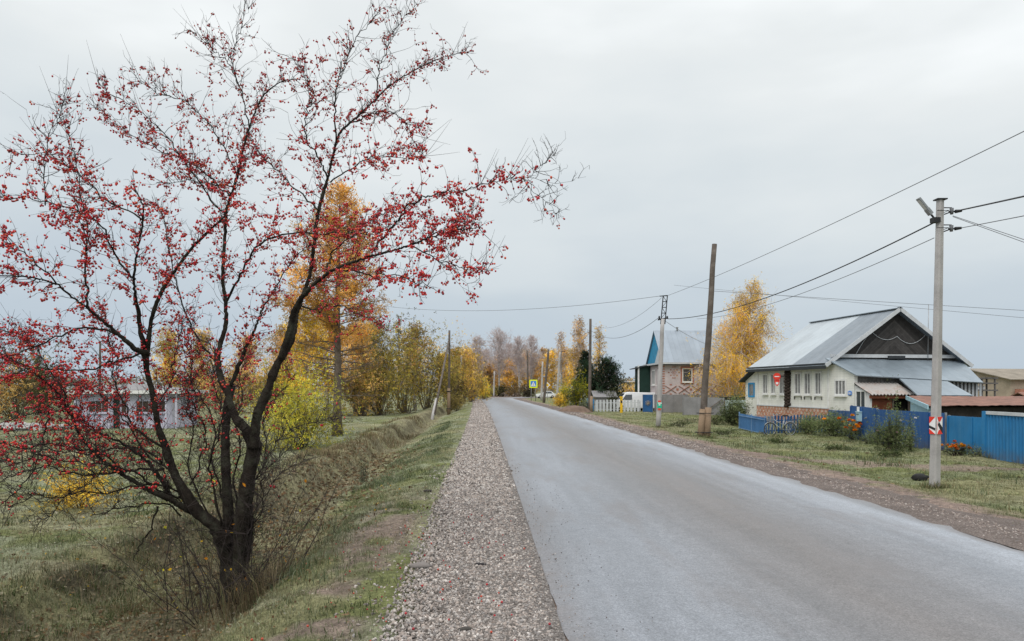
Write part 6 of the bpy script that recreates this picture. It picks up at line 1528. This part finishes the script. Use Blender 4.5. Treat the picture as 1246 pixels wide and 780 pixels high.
# a far wood along the horizon that reads as one mass
g = np.random.default_rng(5); n = 15000
X = g.uniform(-520, 620, n); Yf = 380+g.normal(size=n)*18; hh = 3.5+6*fbm(X*.03, X*0, 9, 3)+2.5*vnoise(X*.25, X*0, 4); Zf = -.5+hh*g.random(n)**.8
c = np.array([(.30,.25,.20), (.36,.29,.22), (.26,.25,.20), (.40,.32,.18)])[g.integers(0, 4, n)]*(.6+.6*vnoise(X*.06, Zf*.3, 8))[:, None]
mb = MB(); mb.stamp(SPRAY_V, SPRAY_F, np.stack([X, Yf, Zf], 1), rand_rot(n, g), g.uniform(1.2, 2.4, n), c)
tag(obj('far_woods', mb, M['leaf']), 'low hazy line of brownish woods along the horizon', 'far woods', kind='stuff')
# ================================================================== bicycle, bench, vehicles, signs
def bicycle():
    p = at(949.5, 35.9); Mx = frame_M(p, R(188)); root = thing('bicycle', 'pale grey city bicycle with front basket parked by the blue picket fence', 'bicycle', p)
    r = .31; A, B = np.array([0.52, 0, r]), np.array([-.50, 0, r])       # front, rear hub; the bike points along local +x
    m_fr = M['bikegrey']
    for c, nm in ((A, 'front'), (B, 'rear')):
        a = np.linspace(0, 2*np.pi, 29); ring = lambda q: np.c_[c[0]+np.cos(a)*q, np.zeros(29), c[2]+np.sin(a)*q]
        h = MB(Mx); h.tube([c+[0, -.05, 0], c+[0, .05, 0]], .03, 8); w = obj('wheel', h, M['steel'], root)
        t = MB(Mx); t.tube(ring(r), .021, 6); obj('tyre', t, M['tyre'], w); t = MB(Mx); t.tube(ring(r-.03), .013, 6); obj('rim', t, M['rimsilver'], w)
        s = MB(Mx)
        for k in range(18): q = k*2*np.pi/18; s.tube([c+[0, .03*(-1)**k, 0], c+[math.cos(q)*(r-.03), 0, math.sin(q)*(r-.03)]], .003, 3)
        obj('spokes', s, M['rimsilver'], w)
        g = MB(Mx); aa = np.linspace(.5, 2.9, 12) if nm == 'rear' else np.linspace(.6, 2.4, 10); g.tube(np.c_[c[0]+np.cos(aa)*(r+.045), 0*aa, c[2]+np.sin(aa)*(r+.045)], .026, 5); obj('mudguard', g, M['rimsilver'], root)
    bb, st, hd, hb = np.array([-.06, 0, .29]), np.array([-.2, 0, .78]), np.array([.36, 0, .80]), np.array([.40, 0, .66])
    f = MB(Mx)
    for a_, b_, rr in ((bb, st, .018), (bb+[.0, 0, .03], hb, .022), (bb*.5+st*.5, hd, .018), (hd, hb, .022), (bb, B, .012), (st-[0, 0, .08], B, .011), (hb, A, .016), (st, st+[-.04, 0, .14], .014), (hd, hd+[-.04, 0, .2], .014)): f.tube([a_, b_], rr, 7)
    obj('frame', f, m_fr, root)
    h = MB(Mx); q = hd+[-.04, 0, .2]; h.tube([q+[-.16, -.28, .03], q+[-.03, -.2, .05], q, q+[-.03, .2, .05], q+[-.16, .28, .03]], .013, 6); hb_ = obj('handlebar', h, M['rimsilver'], root)
    h = MB(Mx)
    for s_ in (-1, 1): h.tube([q+[-.08, s_*.25, .035], q+[-.18, s_*.285, .03]], .019, 6)
    obj('grips', h, M['black'], hb_)
    s = MB(Mx); q = st+[-.04, 0, .16]; pts = [(.14, .0), (.10, .035), (-.02, .06), (-.12, .10), (-.15, .0)]; pts = pts+[(x, -y) for x, y in pts[1:-1]][::-1]; prism(s, [q+[x, y, 0] for x, y in pts], [0, 0, .06]); obj('saddle', s, M['black'], root)
    bk = MB(Mx); c = A+[.02, 0, .52]
    for z, k in ((-.11, .8), (-.02, .9), (.11, 1)):
        for (x0, y0, x1, y1) in ((-1, -1, 1, -1), (1, -1, 1, 1), (1, 1, -1, 1), (-1, 1, -1, -1)): bk.bar(c+[x0*.13*k, y0*.17*k, z], c+[x1*.13*k, y1*.17*k, z], .010)
    for i in range(8):
        t = -1+i*2/7
        for s_ in (-1, 1): bk.bar(c+[t*.104, s_*.136, -.11], c+[t*.13, s_*.17, .11], .006); bk.bar(c+[s_*.104, t*.136, -.11], c+[s_*.13, t*.17, .11], .006)
    for i in range(7): bk.bar(c+[-.1, -.13+i*.043, -.11], c+[.1, -.13+i*.043, -.11], .006)
    obj('basket', bk, M['rimsilver'], root)
    k = MB(Mx); c = B+[-.03, 0, .40]; 
    for y in (-.06, .06): k.bar(c+[-.18, y, 0], c+[.2, y, 0], .012); k.bar(c+[-.1, y, 0], B+[0, y, 0], .009)
    for x in (-.18, -.05, .08, .2): k.bar(c+[x, -.06, 0], c+[x, .06, 0], .01)
    obj('carrier', k, M['rimsilver'], root)
    c = MB(Mx); a = np.linspace(0, 2*np.pi, 19); c.tube(np.c_[bb[0]+np.cos(a)*.085, np.full(19, -.05), bb[2]+np.sin(a)*.085], .009, 4); c.tube([bb+[0, -.05, 0], bb+[.1, -.06, -.13]], .01, 5); c.tube([bb+[0, .05, 0], bb+[-.1, .06, .13]], .01, 5); c.box(bb[0]+.05, bb[0]+.15, -.14, -.05, bb[2]-.15, bb[2]-.12); c.box(bb[0]-.15, bb[0]-.05, .05, .14, bb[2]+.12, bb[2]+.15); c.tube([bb+[0, -.05, .085], B+[0, -.05, .04]], .005, 3); c.tube([bb+[0, -.05, -.085], B+[0, -.05, -.04]], .005, 3); obj('crankset', c, M['black'], root)
    mb = MB(Mx); mb.tube([B+[.15, .06, -.02], B+[.02, .22, -r]], .011, 5); obj('kickstand', mb, M['steel'], root)
M['rimsilver'] = mat('bright_metal', (.30,.32,.34), .35, .1, 4, 30, metal=.3, bump=0)
M['bikegrey'] = mat('pale_grey_bike_paint', (.36,.40,.43), .35, .1, 4, 30, bump=0, spec=.5)
bicycle()
p = at(975, 38.6); root = thing('bench', 'simple pale plank bench standing right of the bicycle', 'bench', p)
mb = MB(); mb.bar(p+[-.55, -.1, .40], p+[.72, .05, .40], .24, .045); obj('seat', mb, M['fascia'], root)
for dx in (-.4, .55): mb = MB(); mb.box(p[0]+dx-.05, p[0]+dx+.05, p[1]-.12, p[1]+.1, p[2]-.05, p[2]+.375); obj('leg', mb, M['oldwood'], root)

def vehicle(name, label, loc, ang, prof, width, wheels, wr, wins, cat, paint='carwhite', extra=None):
    """body from a side profile with rounded shoulders; x forward, wheels as parts"""
    p = np.asarray(loc, float); Mx = frame_M(p, ang); root = thing(name, label, cat, p)
    prof = np.array(prof, float); n = len(prof); top = prof[:, 1].max(); V = []
    for y, ins in ((-width/2, .0), (-width/2+.09, .05), (width/2-.09, .05), (width/2, .0)):
        pass
    mb = MB(Mx); rows = []
    for y in (-1, -.94, .94, 1):
        k = .05 if abs(y) == 1 else 0
        q = prof.copy(); c = prof.mean(0); q = c+(q-c)*(1-k*1.0); 
        taper = 1-.16*np.clip((q[:, 1]-top*.55)/(top*.45), 0, 1)
        rows.append(np.c_[q[:, 0], y*width/2*taper, q[:, 1]])
    V = np.vstack(rows); Fq = [[r*n+i, r*n+(i+1) % n, (r+1)*n+(i+1) % n, (r+1)*n+i] for r in range(3) for i in range(n)]
    mb.add(V, [np.array(Fq), np.arange(n)[None], (np.arange(n)+3*n)[None, ::-1]]); obj('body', mb, M[paint], root)
    for x in wheels:
        for s in (-1, 1):
            t = MB(Mx); t.tube([(x, s*(width/2-.2), wr), (x, s*(width/2+.01), wr)], wr, 18); w = obj('wheel', t, M['tyre'], root); h = MB(Mx); h.tube([(x, s*(width/2-.02), wr), (x, s*(width/2+.02), wr)], wr*.58, 14); obj('rim', h, M['steel'], w)
    for kind, poly in wins:
        if kind == 's':
            for s in (-1, 1):
                g = MB(Mx); q = np.array(poly, float); tp = 1-.16*np.clip((q[:, 1]-top*.55)/(top*.45), 0, 1); prism(g, np.c_[q[:, 0], s*(width/2*tp+.004), q[:, 1]], [0, s*.012, 0]); obj('side_window', g, M['glass'], root)
        else:
            (x0, z0), (x1, z1) = poly; w = width*.40; d = np.array([z1-z0, 0, -(x1-x0)]); d = d/np.linalg.norm(d)*(1 if kind == 'w' else 1)
            if (d[0] < 0) == (x0+x1 > 0): d = -d
            g = MB(Mx); prism(g, np.array([(x0, -w, z0), (x0, w, z0), (x1, w*.92, z1), (x1, -w*.92, z1)])+d*.01, d*.012); obj('windscreen' if kind == 'w' else 'rear_window', g, M['glass'], root)
    fx = prof[:, 0].max(); rx = prof[:, 0].min()
    for s in (-1, 1):
        g = MB(Mx); g.obox([fx-.03, s*width*.34, top*.40], np.eye(3), [.05, .13, .07]); obj('headlight', g, M['ceramic'], root); g = MB(Mx); g.obox([rx+.03, s*width*.38, top*.45], np.eye(3), [.05, .07, .14]); obj('tail_light', g, M['red'], root)
    g = MB(Mx); g.obox([fx, 0, top*.2], np.eye(3), [.07, width*.46, .09]); g.obox([rx, 0, top*.2], np.eye(3), [.07, width*.46, .09]); obj('bumper', g, M['black'], root)
    return root
VAN = [(-2.1, .35), (-2.15, 1.2), (-2.05, 1.92), (.55, 1.98), (1.0, 1.9), (1.55, 1.2), (2.15, 1.02), (2.2, .4)]
vehicle('white_van', 'white van parked behind the pale picket fence', [12.35, 75.0, -.4], R(182), VAN, 1.9, (-1.35, 1.35), .33, [('s', [(.35, 1.2), (1.35, 1.2), (.98, 1.72), (.35, 1.74)]), ('w', ((1.53, 1.24), (1.06, 1.84))), ('r', ((-2.14, 1.25), (-2.08, 1.75)))], 'van')
CAR = [(-2.0, .32), (-2.05, .85), (-1.55, .98), (-1.05, 1.42), (.25, 1.44), (.9, .98), (1.85, .82), (2.0, .55), (1.95, .32)]
vehicle('white_car', 'white car parked on the verge behind the dark leaning pole at the bend', at(664, 150), R(185), CAR, 1.7, (-1.25, 1.25), .3, [('s', [(-1.3, .98), (.65, .98), (.18, 1.36), (-.98, 1.36)]), ('w', ((.86, 1.0), (.3, 1.4))), ('r', ((-1.5, 1.0), (-1.1, 1.38)))], 'car')
def greenhouse():
    p = at(735, 78); root = thing('greenhouse', 'small grey sheet roofed shed between the bushes and the white van', 'shed', p); mb = MB()
    x0, x1, y0, y1, z = p[0]-1.15, p[0]+1.2, p[1]-1, p[1]+1, p[2]
    mb.box(x0, x1, y0, y1, z, z+1.35); obj('wall', mb, M['greyslab'], root); mb = MB(); slab(mb, [(x0-.1, y0-.15, z+1.34), (x1+.1, y0-.15, z+1.34), (x1+.1, y1, z+2.0), (x0-.1, y1, z+2.0)], .05); obj('roof', mb, M['greyslab'], root)
greenhouse()
small_house('ruined_building', 'blocky grey brown building with flat roof beyond the pine', [20.5, 135, -.3], 4.4, 5, 3.4, 3.6, 'tanwall', 'greyslab', 0, False, (('f', 1.2, 2.0, .8, .9), ('f', 3.1, 2.0, .8, .9)), cat='building')
small_house('village_house', 'distant pale roofed house between the pine and the pink house', [27, 150, -.3], 7, 5, 2.5, 4.3, 'white', 'fascia', 0, False)
p = at(756, 68.5); root = thing('marker_post', 'bright yellow gas marker post standing on the verge before the picket fence', 'marker post', p); mb = MB(); mb.box(p[0]-.11, p[0]+.11, p[1]-.08, p[1]+.08, p[2]-.1, p[2]+1.42); obj('post', mb, M['yellowpaint'], root); mb = MB(); mb.box(p[0]-.17, p[0]+.15, p[1]-.1, p[1]+.1, p[2]+1.42, p[2]+1.56); obj('cap', mb, M['yellowpaint'], root)
mb = MB(); mb.box(p[0]-.07, p[0]+.07, p[1]-.088, p[1]-.082, p[2]+.95, p[2]+1.2); obj('plate', mb, M['black'], root)
p = np.array([14.2, 82, -.3]); root = thing('water_barrel', 'grey blue barrel on a stand left of the pink house porch', 'barrel', p); mb = MB(); mb.tube([p+[-.55, 0, 2.35], p+[.55, 0, 2.35]], .42, 14); obj('tank', mb, M['lightblue'], root)
for dx in (-.4, .4):
    mb = MB(); mb.bar(p+[dx, 0, 0], p+[dx, 0, 1.98], .1); obj('leg', mb, M['oldwood'], root)
def signs():
    p = at(649, 120); root = thing('crossing_sign', 'fluorescent yellow crossing sign with blue square and dark walking figure', 'road sign', p)
    z = EYE-(467-HY)*120/F; mb = MB(); mb.tube([p+[-.35, .05, -.1], [p[0]-.35, p[1]+.05, z+.6]], .06, 6); mb.tube([p+[.35, .05, -.1], [p[0]+.35, p[1]+.05, z+.6]], .06, 6); obj('post', mb, M['steel'], root)
    c = np.array([p[0], p[1]-.04, z]); mb = MB(); mb.obox(c, ax, [.66, .02, .66]); bd = obj('board', mb, M['signyellow'], root)
    mb = MB(); mb.obox(c+[0, -.025, 0], ax, [.46, .004, .46]); obj('blue_square', mb, M['signblue'], bd)
    mb = MB(); prism(mb, [c+[-.38, -.032, -.36], c+[.38, -.032, -.36], c+[0, -.032, .38]], [0, .002, 0]); obj('white_triangle', mb, M['signwhite'], bd)
    mb = MB(); o = c+[0, -.037, 0]; mb.bar(o+[0, 0, .02], o+[.02, 0, -.12], .07, .008); mb.bar(o+[.02, 0, -.12], o+[-.11, 0, -.31], .05, .007); mb.bar(o+[.02, 0, -.12], o+[.12, 0, -.31], .05, .0065); mb.bar(o+[0, 0, 0], o+[-.12, 0, -.1], .04, .006); mb.bar(o+[0, 0, 0], o+[.12, 0, -.08], .04, .0055); mb.tube([o+[0, .003, .09], o+[0, -.003, .09]], .05, 10); obj('walking_figure', mb, M['signblack'], bd)
    p = at(666, 126); root = thing('priority_sign', 'small white edged yellow diamond road sign beside the dark leaning pole', 'road sign', p); z = EYE-(468.5-HY)*126/F
    mb = MB(); mb.tube([p+[0, .05, -.1], [p[0], p[1]+.05, z]], .04, 6); obj('post', mb, M['steel'], root); c = np.array([p[0], p[1]-.02, z])
    mb = MB(); mb.obox(c, [[.7071, 0, .7071], [0, 1, 0], [-.7071, 0, .7071]], [.34, .015, .34]); bd = obj('board', mb, M['signwhite'], root); mb = MB(); mb.obox(c+[0, -.019, 0], [[.7071, 0, .7071], [0, 1, 0], [-.7071, 0, .7071]], [.22, .003, .22]); obj('yellow_diamond', mb, M['yellowpaint'], bd)
signs()
# dark bag slumped in the grass by the near pole
p = at(1119, 18.3); g = np.random.default_rng(9); tv, tf = ico(3); t = tv*np.array([.19, .15, .12]); t *= (1+.35*(fbm(tv[:, 0]*3+5, tv[:, 2]*3+tv[:, 1]*2, 4)-.5))[:, None]; t[:, 2] = np.maximum(t[:, 2], -.09)
mb = MB(); mb.add(p+[0, 0, .07]+t, tf, None, True); mb.add(p+[.17, 0, .10]+tv*np.array([.07, .05, .04]), tf, None, True); tag(obj('black_bag', mb, M['black_bag'] if 'black_bag' in M else M['tyre']), 'black slumped bag lying in the grass left of the near concrete pole', 'bag')
# ================================================================== camera, sky, light
cam = bpy.data.cameras.new('camera'); co = bpy.data.objects.new('camera', cam); COL.objects.link(co)
co.location = (0, 0, EYE); co.rotation_euler = (R(90), 0, 0)
cam.sensor_fit = 'HORIZONTAL'; cam.sensor_width = 36; cam.lens = 36*F/1246; cam.shift_y = (HY-390)/1246
cam.clip_start = .1; cam.clip_end = 6000
scene.camera = co
SUN_EL, SUN_ROT = R(52), R(-150)
w = bpy.data.worlds.new('World'); scene.world = w; w.use_nodes = True
t = w.node_tree; t.nodes.clear()
def wn(typ, **kw):
    nd = t.nodes.new(typ)
    for k, v in kw.items(): setattr(nd, k, v)
    return nd
tc = wn('ShaderNodeTexCoord'); sp = wn('ShaderNodeSeparateXYZ'); t.links.new(tc.outputs['Generated'], sp.inputs[0])
rp = wn('ShaderNodeValToRGB'); e = rp.color_ramp.elements
stops = [(0, (.535,.625,.715)), (.06, (.55,.64,.725)), (.16, (.61,.69,.755)), (.30, (.755,.815,.845)), (.42, (.88,.92,.93)), (.62, (1.25,1.28,1.29)), (1, (1.75,1.76,1.76))]
while len(e) < len(stops): e.new(.5)
for i, (p, c) in enumerate(stops): e[i].position = p; e[i].color = (*c, 1)
# low soft cloud: shifts the height at which the gradient is read, and its brightness
mp = wn('ShaderNodeMapping'); mp.inputs['Scale'].default_value = (1.1, 1.1, 3.2); t.links.new(tc.outputs['Generated'], mp.inputs[0])
nz = wn('ShaderNodeTexNoise'); nz.inputs['Scale'].default_value = 1.5; nz.inputs['Detail'].default_value = 5; nz.inputs['Roughness'].default_value = .5; t.links.new(mp.outputs[0], nz.inputs['Vector'])
mr = wn('ShaderNodeMapRange'); t.links.new(nz.outputs[0], mr.inputs[0])
for i, v in ((1, .3), (2, .7), (3, -.11), (4, .11)): mr.inputs[i].default_value = v
ad = wn('ShaderNodeMath', operation='ADD'); t.links.new(sp.outputs[2], ad.inputs[0]); t.links.new(mr.outputs[0], ad.inputs[1])
ma = wn('ShaderNodeMath', operation='MULTIPLY_ADD'); ma.inputs[1].default_value = .05; t.links.new(sp.outputs[0], ma.inputs[0]); t.links.new(ad.outputs[0], ma.inputs[2])
mxx = wn('ShaderNodeMath', operation='MAXIMUM'); mxx.inputs[1].default_value = 0; t.links.new(ma.outputs[0], mxx.inputs[0])
t.links.new(mxx.outputs[0], rp.inputs[0])
sky = wn('ShaderNodeTexSky'); sky.sky_type = 'NISHITA'; sky.sun_disc = False; sky.sun_elevation = SUN_EL; sky.sun_rotation = SUN_ROT; sky.dust_density = 3
b1 = wn('ShaderNodeBackground'); b1.inputs[1].default_value = .05; t.links.new(sky.outputs[0], b1.inputs[0])
b2 = wn('ShaderNodeBackground'); b2.inputs[1].default_value = SKY_STRENGTH if 'SKY_STRENGTH' in globals() else 1.0; t.links.new(rp.outputs[0], b2.inputs[0])
mx = wn('ShaderNodeMixShader'); mx.inputs[0].default_value = .92
t.links.new(b1.outputs[0], mx.inputs[1]); t.links.new(b2.outputs[0], mx.inputs[2])
out = wn('ShaderNodeOutputWorld'); t.links.new(mx.outputs[0], out.inputs[0])
sun = bpy.data.lights.new('sun', 'SUN'); sun.energy = 1.6; sun.angle = R(30); sun.color = (1, .96, .91)
so = bpy.data.objects.new('sun', sun); COL.objects.link(so)
d = Vector((math.sin(SUN_ROT)*math.cos(SUN_EL), math.cos(SUN_ROT)*math.cos(SUN_EL), math.sin(SUN_EL)))
so.rotation_euler = d.to_track_quat('Z', 'Y').to_euler(); so.location = (0, -10, 30)
scene.view_settings.view_transform = 'Standard'; scene.view_settings.look = 'None'; scene.view_settings.exposure = 0
scene.render.engine = 'CYCLES'; scene.cycles.max_bounces = 6; scene.cycles.transparent_max_bounces = 4
